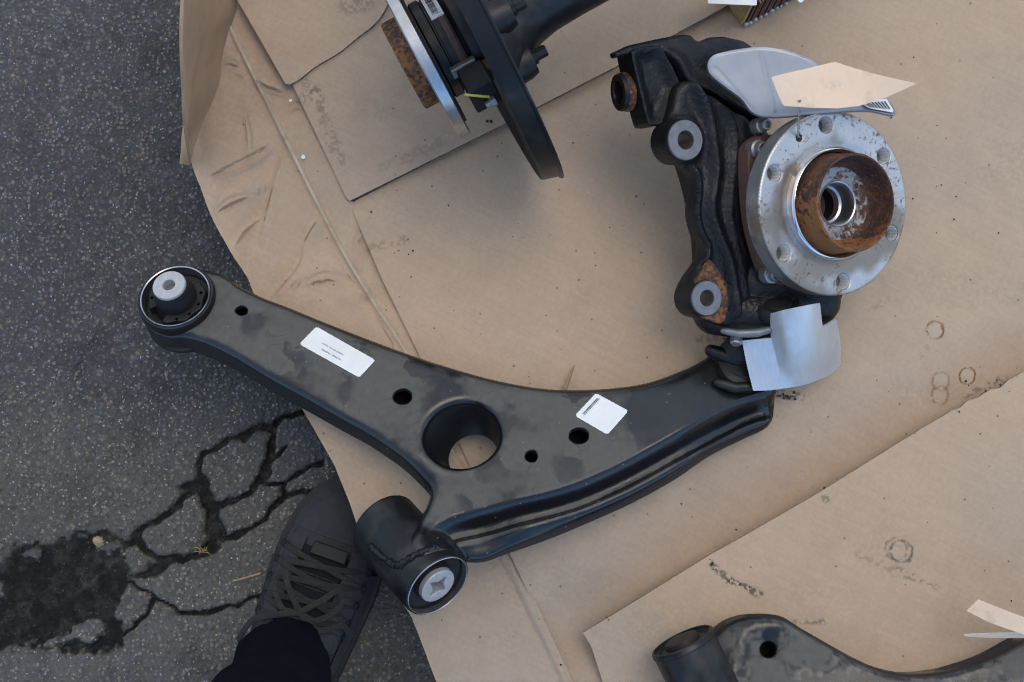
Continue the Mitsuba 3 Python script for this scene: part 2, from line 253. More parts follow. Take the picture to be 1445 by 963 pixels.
mat('dull_steel_mat', lambda p, n, uv: mi.Color3f(0.22, 0.224, 0.232) * (0.75 + 0.5 * fbm(p.x * 260, p.y * 260, p.z * 260)), 0.5, 0.8)
mat('thread_mat', (0.72, 0.72, 0.70), 0.35, 0.35)
mat('bright_ring_mat', (0.72, 0.73, 0.75), 0.16, 1.0)
mat('blue_steel_mat', lambda p, n, uv: mix(mi.Color3f(0.03, 0.09, 0.40), mi.Color3f(0.5, 0.5, 0.45), smoothstep(0.45, 0.6, noise(p.y * 260, p.z * 40))), 0.3, 0.9)
def zinc(p, n, uv):
    br = noise(p.x * 900 + p.y * 60, p.z * 300, p.y * 90); a = fbm(p.x * 40, p.y * 40, p.z * 40)
    return mi.Color3f(0.70, 0.72, 0.74) * (0.78 + 0.22 * a + 0.10 * br)
mat('zinc_mat', zinc, lambda p, n, uv: 0.38 + 0.16 * fbm(p.x * 60, p.y * 60, p.z * 60), 0.72)
mat('guard_mat', lambda p, n, uv: mi.Color3f(0.34, 0.365, 0.40) * (0.85 + 0.3 * fbm(p.x * 60, p.y * 60, p.z * 60)), 0.42, 0.75)
mat('bolt_mat', (0.36, 0.37, 0.37), 0.42, 0.8)
mat('alu_mat', lambda p, n, uv: mi.Color3f(0.50, 0.51, 0.515) * (0.8 + 0.3 * fbm(p.x * 500, p.y * 500, p.z * 500)), 0.5, 0.5)
mat('rubber_mat', lambda p, n, uv: mi.Color3f(0.013, 0.0135, 0.0145) * (0.8 + 0.6 * fbm(p.x * 120, p.y * 120, p.z * 120)), 0.5, specular=0.3)
mat('bore_shade_mat', (0.006, 0.006, 0.006), 0.7)  # shade deep inside the hub bore, painted as plain black
mat('label_mat', lambda p, n, uv: mi.Color3f(0.82, 0.83, 0.81) * (0.93 + 0.12 * fbm(p.x * 90, p.y * 90)), 0.45)
mat('ink_mat', (0.10, 0.10, 0.11), 0.6)
mat('ink_grey_mat', (0.34, 0.34, 0.36), 0.6)
mat('manila_mat', lambda p, n, uv: mi.Color3f(0.78, 0.59, 0.42) * (0.93 + 0.10 * fbm(p.x * 60, p.y * 60, p.z * 60) + 0.05 * fbm(p.x * 500, p.y * 500) - 0.13 * smoothstep(0.60, 0.78, fbm(p.x * 75 + 2, p.y * 75, p.z * 75, octaves=4))), 0.8)
mat('wire_mat', (0.5, 0.47, 0.42), 0.4, 0.8)
mat('yellow_mat', (0.42, 0.40, 0.05), 0.5)
def suede(p, n, uv): return mi.Color3f(0.036, 0.036, 0.040) * (0.7 + 0.5 * fbm(p.x * 240, p.y * 240, p.z * 240) + 0.5 * fbm(p.x * 30, p.y * 30, p.z * 30))
mat('suede_mat', suede, 0.9, bump=lambda p, n, uv: fbm(p.x * 600, p.y * 600, p.z * 600), bscale=0.0008, specular=0.15)
mat('lace_mat', lambda p, n, uv: mi.Color3f(0.034, 0.033, 0.032) * (0.7 + 0.6 * noise(p.x * 900, p.y * 900, p.z * 900)), 0.9, specular=0.15)
mat('mesh_cloth_mat', (0.010, 0.011, 0.015), 0.8, specular=0.15)
mat('trouser_mat', lambda p, n, uv: mi.Color3f(0.0045, 0.005, 0.0085) * (0.7 + 0.6 * fbm(p.x * 700, p.y * 700, p.z * 700)), 0.95, specular=0.06)
mat('dry_mat', lambda p, n, uv: mi.Color3f(0.34, 0.25, 0.13) * (0.6 + 0.7 * fbm(p.x * 300, p.y * 300, p.z * 300)), 0.8)
mat('crumb_mat', lambda p, n, uv: mi.Color3f(0.03, 0.026, 0.022) * (0.6 + 1.2 * noise(p.x * 500, p.y * 500)), 0.9)

# ------------------------------------------------------------------ the asphalt, cracked and worn through to soil
def apx(pts): return np.array([at(x, y, GZ)[:2] for x, y in pts])
CRACKS = [([(440, 572), (417, 582), (382, 601), (351, 612), (316, 626), (287, 639), (280, 660), (279, 682), (259, 702), (239, 724), (211, 740), (189, 757), (178, 764)], 3.2),
    ([(378, 604), (383, 628), (375, 672), (351, 700), (325, 709), (303, 709)], 4.0), ([(402, 629), (392, 640), (378, 652)], 2.0), ([(284, 682), (294, 706), (300, 730), (306, 764)], 7.5),
    ([(456, 650), (422, 667), (404, 683), (380, 683), (372, 680)], 3.4), ([(404, 684), (404, 699)], 4.0), ([(470, 686), (422, 698), (395, 705), (373, 733), (347, 751), (316, 764), (290, 780), (246, 794), (193, 812)], 3.6), ([(300, 770), (250, 790), (210, 805)], 6.5),
    ([(180, 822), (193, 828), (220, 843), (255, 863), (299, 863), (334, 854), (351, 843), (390, 832)], 2.2), ([(222, 846), (206, 864), (189, 880), (172, 898)], 2.2), ([(190, 757), (203, 776), (222, 786), (250, 790)], 4.5), ([(279, 690), (262, 690)], 5),
    ([(390, 832), (440, 822)], 2.0)]
SOIL = [(-80, 790), (0, 800), (15, 782), (31, 768), (79, 766), (105, 755), (141, 749), (176, 757), (190, 778), (186, 803), (190, 825), (172, 850), (176, 880), (171, 913), (154, 922), (125, 918), (101, 926), (44, 913), (0, 918), (-80, 930)]
ISLES = [ell(119, 893, 26, 12, -20), ell(190, 853, 30, 17, -25), ell(194, 781, 20, 17), ell(152, 769, 16, 9), ell(48, 785, 12, 6), ell(0, 833, 8, 12), ell(75, 908, 14, 6)]
def ground():
    xs, ys = np.arange(-0.72, 0.06, 0.0022), np.arange(-0.50, 0.56, 0.0022)
    X, Y = np.meshgrid(xs, ys, indexing='ij'); P = np.c_[X.ravel(), Y.ravel()]; P3 = np.c_[P, np.zeros(len(P))]
    warp = np.c_[meshkit.fbm(P3 * 70, 3, 1), meshkit.fbm(P3 * 70, 3, 2)] - 0.5; Q = P + warp * 0.012
    px = 1 / 1330.0; depth = np.zeros(len(P)); sp = shapely.points(Q); rough = meshkit.fbm(P3 * 160, 3, 4)
    for line, w in CRACKS:
        d = shapely.distance(LineString(apx(line)), sp); ww = w * 1.3 * px * (0.10 + 1.75 * meshkit.fbm(P3 * 42, 3, 6))
        depth = np.maximum(depth, 0.0055 * sm(ww * 1.45, ww * 0.35, d))
    soil = Polygon(apx(SOIL)); d = np.where(shapely.contains_xy(soil, Q[:, 0], Q[:, 1]), 1, -1) * shapely.distance(soil.exterior, sp)
    s = sm(-0.004, 0.006, d + (rough - 0.5) * 0.02)
    for i in ISLES:
        q = Polygon(apx(i)); di = np.where(shapely.contains_xy(q, Q[:, 0], Q[:, 1]), 1, -1) * shapely.distance(q.exterior, sp); s = s * sm(0.003, -0.004, di + (rough - 0.5) * 0.012)
    depth = np.maximum(depth, 0.0050 * s * (0.75 + 0.5 * meshkit.fbm(P3 * 45, 3, 12)))
    z = GZ - depth + 0.0012 * (rough - 0.5) * np.clip(1 + depth * 250, 1, 3) + 0.003 * (meshkit.fbm(P3 * 9, 2, 9) - 0.5)
    edge = (X == xs[0]) | (X == xs[-1]) | (Y == ys[0]) | (Y == ys[-1]); z = np.where(edge.ravel(), GZ, z)
    n, m = len(xs), len(ys); i, j = np.meshgrid(np.arange(n - 1), np.arange(m - 1), indexing='ij')
    q = np.stack([i * m + j, (i + 1) * m + j, (i + 1) * m + j + 1, i * m + j + 1], -1).reshape(-1, 4)
    near = trimesh.Trimesh(np.c_[P, z], np.vstack([q[:, :3], q[:, [0, 2, 3]]]), process=False)
    b = 60.0; x0, x1, y0, y1 = xs[0], xs[-1], ys[0], ys[-1]
    far = [[(-b, -b), (b, -b), (b, y0), (-b, y0)], [(-b, y1), (b, y1), (b, b), (-b, b)], [(-b, y0), (x0, y0), (x0, y1), (-b, y1)], [(x1, y0), (b, y0), (b, y1), (x1, y1)]]
    return cat(near, *[trimesh.Trimesh([(x, y, GZ) for x, y in r], [[0, 1, 2], [0, 2, 3]], process=False) for r in far])
add('asphalt_ground', ground(), 'asphalt_mat', True); tag('asphalt_ground', 'grey asphalt with a web of cracks and a patch worn through to dark soil', kind='structure')

# ------------------------------------------------------------------ the flattened cardboard box
def bpx(pts, z=0.0): return np.array([at(x, y, z)[:2] for x, y in pts])
WR = [[(290, 250), (330, 245), (370, 225), (385, 205)], [(300, 300), (325, 280), (355, 275)], [(430, 400), (455, 385), (480, 392)], [(345, 160), (355, 190), (352, 215)], [(400, 214), (389, 251), (375, 293), (368, 330), (362, 351)], [(371, 303), (342, 326), (327, 351)], [(454, 301), (429, 338), (420, 376), (385, 419)], [(312, 89), (325, 84), (345, 92)], [(350, 110), (385, 130), (405, 132)], [(500, 425), (515, 418), (530, 410)], [(505, 350), (500, 340), (508, 330)]]
WR = [spline(bpx(w), False, .004) for w in WR]
CREASE1 = bpx([(318, 22), (335, 60), (365, 120), (400, 190), (445, 280), (490, 365), (530, 430), (580, 510), (640, 640), (710, 775), (800, 965), (860, 1090)])
FOLD2 = bpx([(330, -10), (405, 118), (490, 290), (540, 400), (580, 490), (650, 640), (712, 778), (800, 965), (860, 1090)])
def side_of(line, P):
    q = shapely.distance(LineString(line), shapely.points(P)); a, b = line[0], line[-1]
    return q * np.sign((b[0] - a[0]) * (P[:, 1] - a[1]) - (b[1] - a[1]) * (P[:, 0] - a[0]))
def und(P, amp=0.0035, f=5, seed=1): return amp * (meshkit.fbm(np.c_[P * f, np.zeros(len(P))], 3, seed) - 0.5)
FLAP_EDGE = [(255, -60), (256, 100), (262, 205), (270, 235), (284, 272), (300, 312), (322, 352), (348, 392), (378, 470), (410, 552), (440, 602), (470, 655), (492, 712), (512, 772), (545, 820), (580, 872), (618, 970), (660, 1080)]
def flap_z(P):
    z = und(P, 0.013, 12, 3) + und(P, 0.0030, 45, 21) - 0.002
    for k, w in enumerate(WR):
        d = side_of(w, P); a = sm(0.014, 0.0, np.minimum(shapely.distance(Point(w[0]), shapely.points(P)), shapely.distance(Point(w[-1]), shapely.points(P)))); z = z + (0.0033 * np.exp(-(d / 0.013)**2) * np.tanh(d / 0.0020) + 0.0012 * np.exp(-(d / 0.003)**2)) * (1 - a)
    d = side_of(CREASE1, P); z = z + 0.0022 * np.exp(-(d / 0.0025)**2) - 0.0022 * np.exp(-((d + 0.006) / 0.004)**2)
    return z - 0.004 * sm(0.03, 0.0, shapely.distance(LineString(bpx(FLAP_EDGE)), shapely.points(P)))
def board(name, poly, zf, m='board_mat', thick=0.004, grid=0.008, label=None, step=0.005, extra=None):
    top, edge = sheet(poly, zf, thick, grid, step, extra=extra); k = add('cardboard_box__' + name, top, m, 40); add(k + '__cut_edge', edge, 'board_edge_mat', False)
    if label: tag(k, label)
flap = np.vstack([dense(bpx(FLAP_EDGE), .006, False), bpx([(890, 1080), (812, 970), (722, 776), (660, 640), (592, 488), (500, 290), (416, 118), (340, -60)])])
def beside(line, offs):
    t = np.gradient(line, axis=0); t /= np.linalg.norm(t, axis=1, keepdims=True); return np.vstack([line + np.c_[-t[:, 1], t[:, 0]] * o for o in offs])
_x = np.vstack([beside(w, np.arange(-.012, .0121, .0012)) for w in WR] + [beside(dense(CREASE1, .005, False), np.arange(-.010, .0061, .0016))])
board('side_flap', flap, flap_z, label='wrinkled side flap hanging over the asphalt', grid=0.006, extra=_x)
P3 = dense(bpx([(493, 287), (696, 182), (868, 93), (956, 46), (1036, 3), (1150, -70), (1800, -60), (1800, 328), (1455, 531), (1390, 566), (1310, 611), (1160, 704), (1060, 762), (1010, 790), (930, 843), (872, 882), (905, 985), (950, 1090), (868, 1090), (806, 965), (716, 775), (655, 640), (585, 488), (540, 396)]), .006)
SEAM4 = bpx([(1800, 330), (1445, 519), (1380, 554), (1300, 599), (1150, 692), (1050, 750), (1000, 778), (900, 841), (822, 888)])
def p3_z(P):
    d = shapely.distance(LineString(SEAM4), shapely.points(P)); e = shapely.distance(LineString(FOLD2), shapely.points(P)); g = shapely.distance(LineString(bpx([(790, 230), (870, 380), (900, 470)])), shapely.points(P))
    return 0.004 + und(P, 0.007, 4, 5) - 0.024 * np.exp(-(d / 0.048)**2) - 0.002 * np.exp(-(e / 0.006)**2) - 0.0012 * np.exp(-(g / 0.003)**2) - 0.0012 * np.exp(-(shapely.distance(LineString(bpx([(1290, 60), (1330, 180), (1420, 300)])), shapely.points(P)) / .004)**2) - 0.0055 * np.exp(-(shapely.distance(LineString(bpx([(492, 286), (866, 98), (1030, 8), (1150, -70)])), shapely.points(P)) / .012)**2)
board('main_panel', P3, p3_z, label='largest panel, under the control arm and the wheel hub')
P2 = dense(bpx([(413, 120), (492, 286), (690, 188), (866, 98), (1030, 8), (1130, -60), (380, -60)]), .006)
board('upper_panel', P2, lambda P: 0.0055 + und(P, 0.006, 4, 8) - 0.0015 * np.exp(-(shapely.distance(LineString(bpx([(492, 286), (866, 98), (1030, 8)])), shapely.points(P)) / .006)**2), label='panel under the hub with the backing plate, rust and black scuffs')
PT = np.vstack([dense(bpx([(322, -60), (330, -8), (368, 58), (403, 119)], .014), .005, False), spline(bpx([(405, 119), (420, 112), (445, 92), (478, 72), (505, 50), (528, 32), (545, 8), (575, -60)], .014), False, .004)])
board('top_flap', PT, lambda P: 0.014 + und(P, 0.006, 8, 11) + 0.03 * sm(0.03, 0.12, P[:, 1] - bpx([(330, 60)])[0, 1]) - 0.003, 'board_mat', label='torn flap with a wavy edge at the top')
TORN = [(822, 892), (836, 884), (900, 845), (1000, 783), (1050, 755), (1150, 697), (1300, 604), (1328, 588), (1340, 580), (1352, 577), (1362, 566), (1376, 563), (1392, 551), (1408, 549), (1420, 537), (1445, 524), (1800, 335), (1800, 1090), (880, 1090), (850, 962), (834, 912)]
P4 = dense(bpx(TORN), .005)
board('lower_panel', P4, lambda P: 0.006 + und(P, 0.008, 3.5, 13) - 0.0012 * np.exp(-(shapely.distance(LineString(bpx([(1130, 715), (1160, 790), (1210, 850)])), shapely.points(P)) / .003)**2), label='panel with the torn upper edge, under the lower control arm')
# the corner of the box that stands up at the left
IN = spline(np.array([at(x, y, -.001) for x, y in [(335, -60), (330, 10), (318, 45), (310, 80), (307, 112), (296, 142), (283, 172), (274, 208), (268, 234)]]), False, .004)
OUT = spline(np.array([at(x, y, z) for x, y, z in [(257, -60, 0.1995), (254, 10, 0.1915), (253, 50, 0.1809), (254, 95, 0.1596), (256, 130, 0.1330), (257, 160, 0.1117), (260, 190, 0.0798), (264, 215, 0.0399), (267, 233, 0.0053)]]), False, .004)
def ruled(a, b, k=10, bulge=None, amp=0.0):
    n = 80; f = lambda q: np.array([np.interp(np.linspace(0, 1, n), np.linspace(0, 1, len(q)), q[:, i]) for i in range(3)]).T
    a, b = f(a), f(b); t = np.linspace(0, 1, k)[None, :, None]; g = a[:, None] * (1 - t) + b[:, None] * t
    if bulge is not None: g = g + np.asarray(bulge) * (4 * t * (1 - t)) * amp
    i, j = np.meshgrid(np.arange(n - 1), np.arange(k - 1), indexing='ij'); q = np.stack([i * k + j, (i + 1) * k + j, (i + 1) * k + j + 1, i * k + j + 1], -1).reshape(-1, 4)
    return trimesh.Trimesh(g.reshape(-1, 3), np.vstack([q[:, :3], q[:, [0, 2, 3]]]), process=False)
def thicken(m, t):
    n = np.array(trimesh.Trimesh(m.vertices, m.faces, process=False).vertex_normals); v = np.asarray(m.vertices); k = len(v); e = border(m.faces)
    return trimesh.Trimesh(np.vstack([v, v - n * t]), np.vstack([m.faces, m.faces[:, ::-1] + k, np.c_[e[:, 1], e[:, 0], e[:, 0] + k], np.c_[e[:, 1], e[:, 0] + k, e[:, 1] + k]]), process=False)
add('cardboard_box__corner_wall', thicken(ruled(IN, OUT, 12, (-.9, .2, -.2), .012), .003), 'board_shade_mat', 40); tag('cardboard_box__corner_wall', 'corner folded up at the left edge, its shade painted in darker brown')
add('cardboard_box__tape', tube(np.array([[x, y, z + .0004] for (x, y), z in zip(spline(CREASE1[:9], False, .003), flap_z(spline(CREASE1[:9], False, .003)))]), 0.0018, 6, .22), 'tape_mat')
add('cardboard_box__under_layers', cat(*[trimesh.creation.box(bounds=[[-0.02 + 0.004 * math.sin(k * 9), -0.5 + 0.003 * math.cos(k * 5), -0.034 - 0.0045 * (k + 1)], [0.9, 0.6, -0.0342 - 0.0045 * k]]) for k in range(19)]), 'board_edge_mat', False)
tag('cardboard_box', 'flattened brown cardboard box spread as a mat under all the metal parts', 'cardboard box')

# ------------------------------------------------------------------ front control arm
AF = Frame(at(800, 543, .055), (0.03, 0.30, 0.953))
def arm_len(px, P=None): return px * np.dot((AF.p if P is None else P) - C, FWD) / F0
A_OUT = AF.uv(spline([(305, 492), (285, 483), (262, 475), (235, 473), (212, 464), (198, 447), (193, 424), (197, 401), (213, 384), (240, 375), (265, 373), (290, 377), (315, 386), (340, 402), (370, 417), (410, 432), (455, 450), (500, 467), (560, 489), (620, 509), (690, 529), (750, 541), (800, 545), (860, 543), (915, 535), (965, 517), (995, 500), (1010, 489), (1040, 484), (1075, 490), (1100, 515), (1104, 556), (1096, 582), (1062, 600), (1012, 625), (960, 660), (900, 693), (840, 720), (780, 745), (720, 766), (690, 777), (672, 780), (652, 779), (628, 784), (600, 794), (580, 784), (571, 758), (588, 727), (602, 703), (606, 686), (596, 672), (565, 643), (520, 612), (480, 590), (430, 562), (380, 535), (335, 508)], True, 3))
R_PX = spline([(575, 805), (588, 785), (600, 762), (614, 745), (634, 732), (665, 724), (720, 713), (800, 693), (870, 664), (940, 627), (1000, 592), (1045, 567), (1080, 553), (1120, 540)], False, 4)
R_UV = AF.uv(R_PX); G_POLY = Polygon(np.vstack([R_UV, AF.uv([(1250, 700), (1000, 950), (560, 950)])]))
BIG = AF.uv(ell(653, 614, 53, 44, -12, 90)); DIP = AF.uv([(750, 645)])[0]; NECK = AF.uv([(618, 762)])[0]; EYE = AF.uv([(249, 423)])[0]
BN = axis_view(617, 826, 55, 0.66, 0.75); BP = on(617, 826, AF.p - .022 * AF.n, AF.n); br = arm_len(52, BP); BLEN = .092
def arm_h(P):
    sp = shapely.points(P); d = shapely.distance(LineString(R_UV), sp); s = np.where(shapely.contains_xy(G_POLY, P[:, 0], P[:, 1]), d, -d)
    along = sm(AF.uv([(600, 760)])[0, 0], AF.uv([(690, 720)])[0, 0], P[:, 0])
    w = -(0.011 + 0.006 * along) * sm(-0.006, 0.009, s) + (0.003 + 0.006 * along) * sm(0.0125, 0.0185, s) - 0.003 * sm(0.021, 0.028, s)
    w = w - 0.0018 * np.exp(-(np.linalg.norm(P - DIP, axis=1) / 0.016)**2)
    w = w - 0.012 * sm(0.085, 0.03, np.linalg.norm(P - NECK, axis=1))
    q = AF.p + P[:, :1] * AF.u + P[:, 1:] * AF.v - BP; q = q - (q @ BN)[:, None] * BN; m = AF.n - np.dot(AF.n, BN) * BN
    A_, B_, C_ = m @ m, q @ m, (q * q).sum(1) - (br * 1.07)**2; D_ = B_ * B_ - A_ * C_; wt = (-B_ + np.sqrt(np.maximum(D_, 0))) / A_
    t = np.where(D_ > 0, wt, -1.0) * sm(.11, .07, np.linalg.norm(P - NECK, axis=1)) - 1.0 * (np.linalg.norm(P - NECK, axis=1) > .09); k = .004
    w = np.where(D_ > 0, np.maximum(w, t) + k * np.exp(-np.abs(w - t) / k) * .5, w)
    e = np.linalg.norm(P - EYE, axis=1); w = w - 0.003 * sm(0.055, 0.040, e)
    w = w - 0.016 * sm(AF.uv([(950, 540)])[0, 0], AF.uv([(1085, 540)])[0, 0], P[:, 0])
    return w + 0.0010 * (meshkit.fbm(np.c_[P * 22, np.zeros(len(P))], 2, 4) - 0.5) + 0.004 * sm(-.12, -.3, P[:, 0])
holes = [BIG, AF.uv(ell(342, 441, 8.2, 6.4, 0, 28)), AF.uv(ell(568, 560, 12.8, 10.4, -5, 32)), AF.uv(ell(817, 615, 13.6, 10.6, 0, 32)), AF.uv(ell(750, 643, 8.6, 7.8, 0, 28)), AF.uv(ell(250, 423, 53.5, 44, -25, 72))]
rt = np.gradient(R_UV, axis=0); rt /= np.linalg.norm(rt, axis=1, keepdims=True); RX = np.vstack([R_UV + np.c_[rt[:, 1], -rt[:, 0]] * q for q in ( np.arange(-.009, .0300, .0012))])
armm = plate(A_OUT, holes, arm_h, 0.036, extra=RX, r=0.012, hr=[.008, .0012, .0015, .0015, .0012, .003], grid=.0035, step=.0022, rings=(0, .0003, .0009, .0019, .0033, .0050, .0072, .0098, .0125), shallow=(0, 1, 2, 3, 4), floor=False)
_nz = meshkit.arrays(armm, True)[2][:, 2]
add('control_arm__plate', AF.apply(armm), 'arm_mat', True, uv=np.c_[_nz, 0 * _nz])
def loft(pa, wa, pb, wb, k=8):
    a, b = np.c_[AF.uv(pa), np.full(len(pa), wa)], np.c_[AF.uv(pb), np.full(len(pb), wb)]; n = len(a); t = np.linspace(0, 1, k)[:, None, None]; g = a[None] * (1 - t) + b[None] * t
    i, j = np.meshgrid(np.arange(k - 1), np.arange(n), indexing='ij'); q = np.stack([i * n + j, i * n + (j + 1) % n, (i + 1) * n + (j + 1) % n, (i + 1) * n + j], -1).reshape(-1, 4)
    return AF.apply(trimesh.Trimesh(g.reshape(-1, 3), np.vstack([q[:, :3], q[:, [0, 2, 3]]]), process=False))
add('control_arm__hole_collar', cat(loft(ell(653, 614, 53, 44, -12, 60), -.0075, ell(658, 618, 48.5, 41, -14, 60), -.016), loft(ell(658, 618, 48.5, 41, -14, 60), -.016, ell(668, 627.5, 36.5, 32, -25, 60), -.036)), 'black_paint_mat', 60)
pb_, fb_ = tri(Polygon(A_OUT, [AF.uv(ell(668, 627.5, 36.5, 32, -25, 60)), holes[5]]).buffer(-.0005), (0,), .02, .004); add('control_arm__underside', AF.apply(trimesh.Trimesh(np.c_[pb_, np.full(len(pb_), -.036)], fb_[:, ::-1], process=False)), 'black_paint_mat', False)
tag('control_arm__plate', 'dusty pressed steel body with a large round hole and a rolled lower edge')
for x, y, a, b in ((342, 441, 8.2, 6.4), (568, 560, 12.8, 10.4), (817, 615, 13.6, 10.6), (750, 643, 8.6, 7.8)): pass
EN = axis_view(249, 421, 37, -0.5, -0.87); EP = on(249, 421, AF.p, AF.n); er = arm_len(51, EP)
EF = Frame(EP, EN)
add('control_arm__eye', lathe([(er * 1.0, -.040), (er * 1.09, -.040), (er * 1.13, -.037), (er * 1.13, -.033), (er * 1.07, -.030), (er * 1.07, .001), (er * 1.05, .0035), (er * 1.00, .0035), (er * .99, .001), (er * .98, -.040), (er, -.040)], EP, EN), 'black_paint_mat', 40)
k = add('control_arm__bushing', lathe([(er * .93, -.012), (er * .90, -.009), (er * .70, -.010), (er * .62, -.004), (er * .56, .001)], EP, EN), 'rubber_mat', 50); tag(k, 'rubber bushing with a bright sleeve at the left end')
add('control_arm__bushing__rim', lathe([(er * .985, .000), (er * .985, .0045), (er * .965, .0052), (er * .935, .0046), (er * .93, -.012)], EP, EN, 96), 'steel_mat', 50)
add('control_arm__bushing__cone', lathe([(er * .60, -.006), (er * .575, .002), (er * .53, .012), (er * .49, .0195), (er * .47, .021), (er * .44, .0213)], EP, EN), 'rubber_mat', 40)
add('control_arm__bushing__sleeve', lathe([(er * .46, .0195), (er * .46, .0222), (er * .44, .0235), (er * .175, .0235), (er * .155, .022), (er * .15, -.01)], EP, EN), 'alu_mat', 40)
add('control_arm__bushing__bore', lathe([(er * .15, .016), (er * .001, .016)], EP, EN, 24), 'dull_steel_mat', False)
def lobes(a0, a1, r0, r1, nh):
    t = np.radians(np.linspace(a0, a1, 60)); rr = er * (r1 + .03 * np.sin(np.linspace(0, nh * 2 * math.pi, 60)))
    out = np.vstack([np.c_[rr * np.cos(t), rr * np.sin(t)], np.c_[er * r0 * np.cos(t[::-1]), er * r0 * np.sin(t[::-1])]])
    hs = [circ(er * .045, 14, (er * (r1 - .11) * math.cos(b), er * (r1 - .11) * math.sin(b))) for b in np.radians(np.linspace(a0, a1, nh + 2)[1:-1])]
    return plate(out, hs, lambda P: np.zeros(len(P)), .012, r=.0012, hr=.0006, rings=(0, .0004, .001), step=.0015, grid=.003)
for a0, a1, nh in ((-112, 42, 4), (150, 205, 1)):
    m = lobes(a0, a1, .45, .80, nh); m.vertices[:, 2] += .001; add('control_arm__bushing__rubber_lobe', EF.apply(m), 'rubber_mat', 40)
# front bushing, its axis along the ground
add('control_arm__bushing_tube', lathe([(br * .93, -BLEN), (br * .99, -BLEN), (br * 1.02, -BLEN + .002), (br * 1.02, -.003), (br * 1.0, 0), (br * .955, 0), (br * .93, -.006)], BP, BN), 'black_paint_mat', 40)
k = add('control_arm__bushing', lathe([(br * .93, -.004), (br * .90, -.0075), (br * .60, -.009), (br * .54, -.003)], BP, BN), 'rubber_mat', 50); tag(k, 'rubber bushing with a slotted steel core at the bottom')
add(k + '__rim', lathe([(br * .957, -.002), (br * .957, .0012), (br * .94, .0016), (br * .925, .001), (br * .925, -.006)], BP, BN, 96), 'steel_mat', 50)
BF = Frame(BP, BN, (0.7, 0.7, .2))
slot = spline([(r_ * math.cos(a), r_ * math.sin(a)) for a, r_ in [(math.radians(q), br * (.34 if i % 2 == 0 else .17)) for i, q in enumerate(range(0, 360, 45))]], True, .0012)
core = plate(circ(br * .53, 60), [slot], lambda P: np.zeros(len(P)), .02, r=.0012, hr=.0006, rings=(0, .0004, .001), step=.0015, grid=.003)
core.vertices[:, 2] += .002; add(k + '__core', BF.apply(core), 'alu_mat', 40)
add(k + '__core__slot_floor', lathe([(br * .4, -.010), (0.0001, -.010)], BP, BN, 24), 'dull_steel_mat', False) if False else None
add(k + '__slot_floor', lathe([(br * .4, -.010), (0.0001, -.010)], BP, BN, 24), 'zinc_mat', False)
def bead(pts, r, seed):
    p = np.array(pts); p = np.array([np.interp(np.linspace(0, 1, 44), np.linspace(0, 1, len(p)), p[:, i]) for i in range(3)]).T; g = np.random.default_rng(seed)
    return tube(p + g.normal(0, r * .16, p.shape), r * (0.75 + 0.5 * g.random(44)), 9)
def on_tube(a, h, k=1.03): u, v, n = basis(BN, (0, 0, 1)); return BP + n * h + br * k * (math.cos(math.radians(a)) * u + math.sin(math.radians(a)) * v)
add('control_arm__weld', bead([on_tube(-48, -.012), on_tube(-25, -.014), on_tube(-5, -.016), on_tube(15, -.020), on_tube(25, -.030), on_tube(32, -.050), on_tube(34, -.062)], .0032, 3), 'black_paint_mat', 40)
tag('control_arm', 'dusty black control arm with two white stickers lying across the cardboard edge', 'control arm')
JB = at(1050, 513, .038)
add('control_arm__ball_joint_housing', lathe([(.026, -.02), (.026, .003), (.0245, .005), (.018, .0055), (.0165, .007), (.0001, .0075)], JB, AF.n, 48), 'black_paint_mat', 40)
add('control_arm__ball_joint_boot', soften(union(chain([(at(1026, 506, .034), .013), (at(1044, 494, .040), .017), (at(1072, 478, .042), .018)])), .004, 5), 'rubber_mat', 60)
add('control_arm__ball_joint_tab', soften(union(chain([(at(1003, 495, .044), .006), (at(1016, 500, .042), .007), (at(1040, 508, .044), .007)]) + chain([(at(1012, 540, .047), .004), (at(1036, 547, .048), .0055), (at(1056, 546, .047), .005)])), .003, 5), 'black_paint_mat', 60)
# stickers on the arm
def sticker(key, px, holder_h, mt='label_mat', off=.0005, frame=AF, r=.0012):
    q = Polygon(frame.uv(px)).buffer(-r).buffer(r, quad_segs=4); m = plate(np.array(q.exterior.coords)[:-1], [], lambda P: holder_h(P) + off, .0, r=.0002, rings=(0, .0003), grid=.004, floor=False, bottom=lambda P: holder_h(P) + off - .0003)
    return add(key, frame.apply(m), mt, False)
ST1 = [(447, 463), (530, 509), (507, 534), (423, 488)]
def on_sticker(px4, rects, key, mat_, h=arm_h, frame=AF, off=.0009):
    """Flat print on a sticker given as (u0, v0, u1, v1) in the sticker's own unit square."""
    a, b, c, d = frame.uv(px4); ms = []
    for u0, v0, u1, v1 in rects:
        q = np.array([a + (b - a) * u + (d - a) * v + (a - b + c - d) * u * v for u, v in ((u0, v0), (u1, v0), (u1, v1), (u0, v1))]); z = h(q.mean(0)[None])[0] + off
        f = [[0, 2, 1], [0, 3, 2]]; ms.append(trimesh.Trimesh(np.c_[q, np.full(4, z)], f, process=False))
    add(key, frame.apply(cat(*ms)), mat_, False)
sticker('control_arm__sticker', ST1, arm_h); tag('control_arm__sticker', 'long white sticker with two faint lines of tiny print')
def dashes(v0, v1, words, g):
    out = []
    for u0, u1 in words:
        u = u0
        while u < u1: w = 0.006 + 0.006 * g.random(); out.append((u, v0 + .006 * g.random(), min(u + w, u1), v1 - .006 * g.random())); u += w + 0.0035
    return out
g = np.random.default_rng(2)
on_sticker(ST1, dashes(.47, .53, [(.24, .34), (.37, .47), (.485, .60)], g) + dashes(.70, .77, [(.30, .44), (.47, .575), (.59, .62)], g), 'control_arm__sticker__print', 'ink_grey_mat')
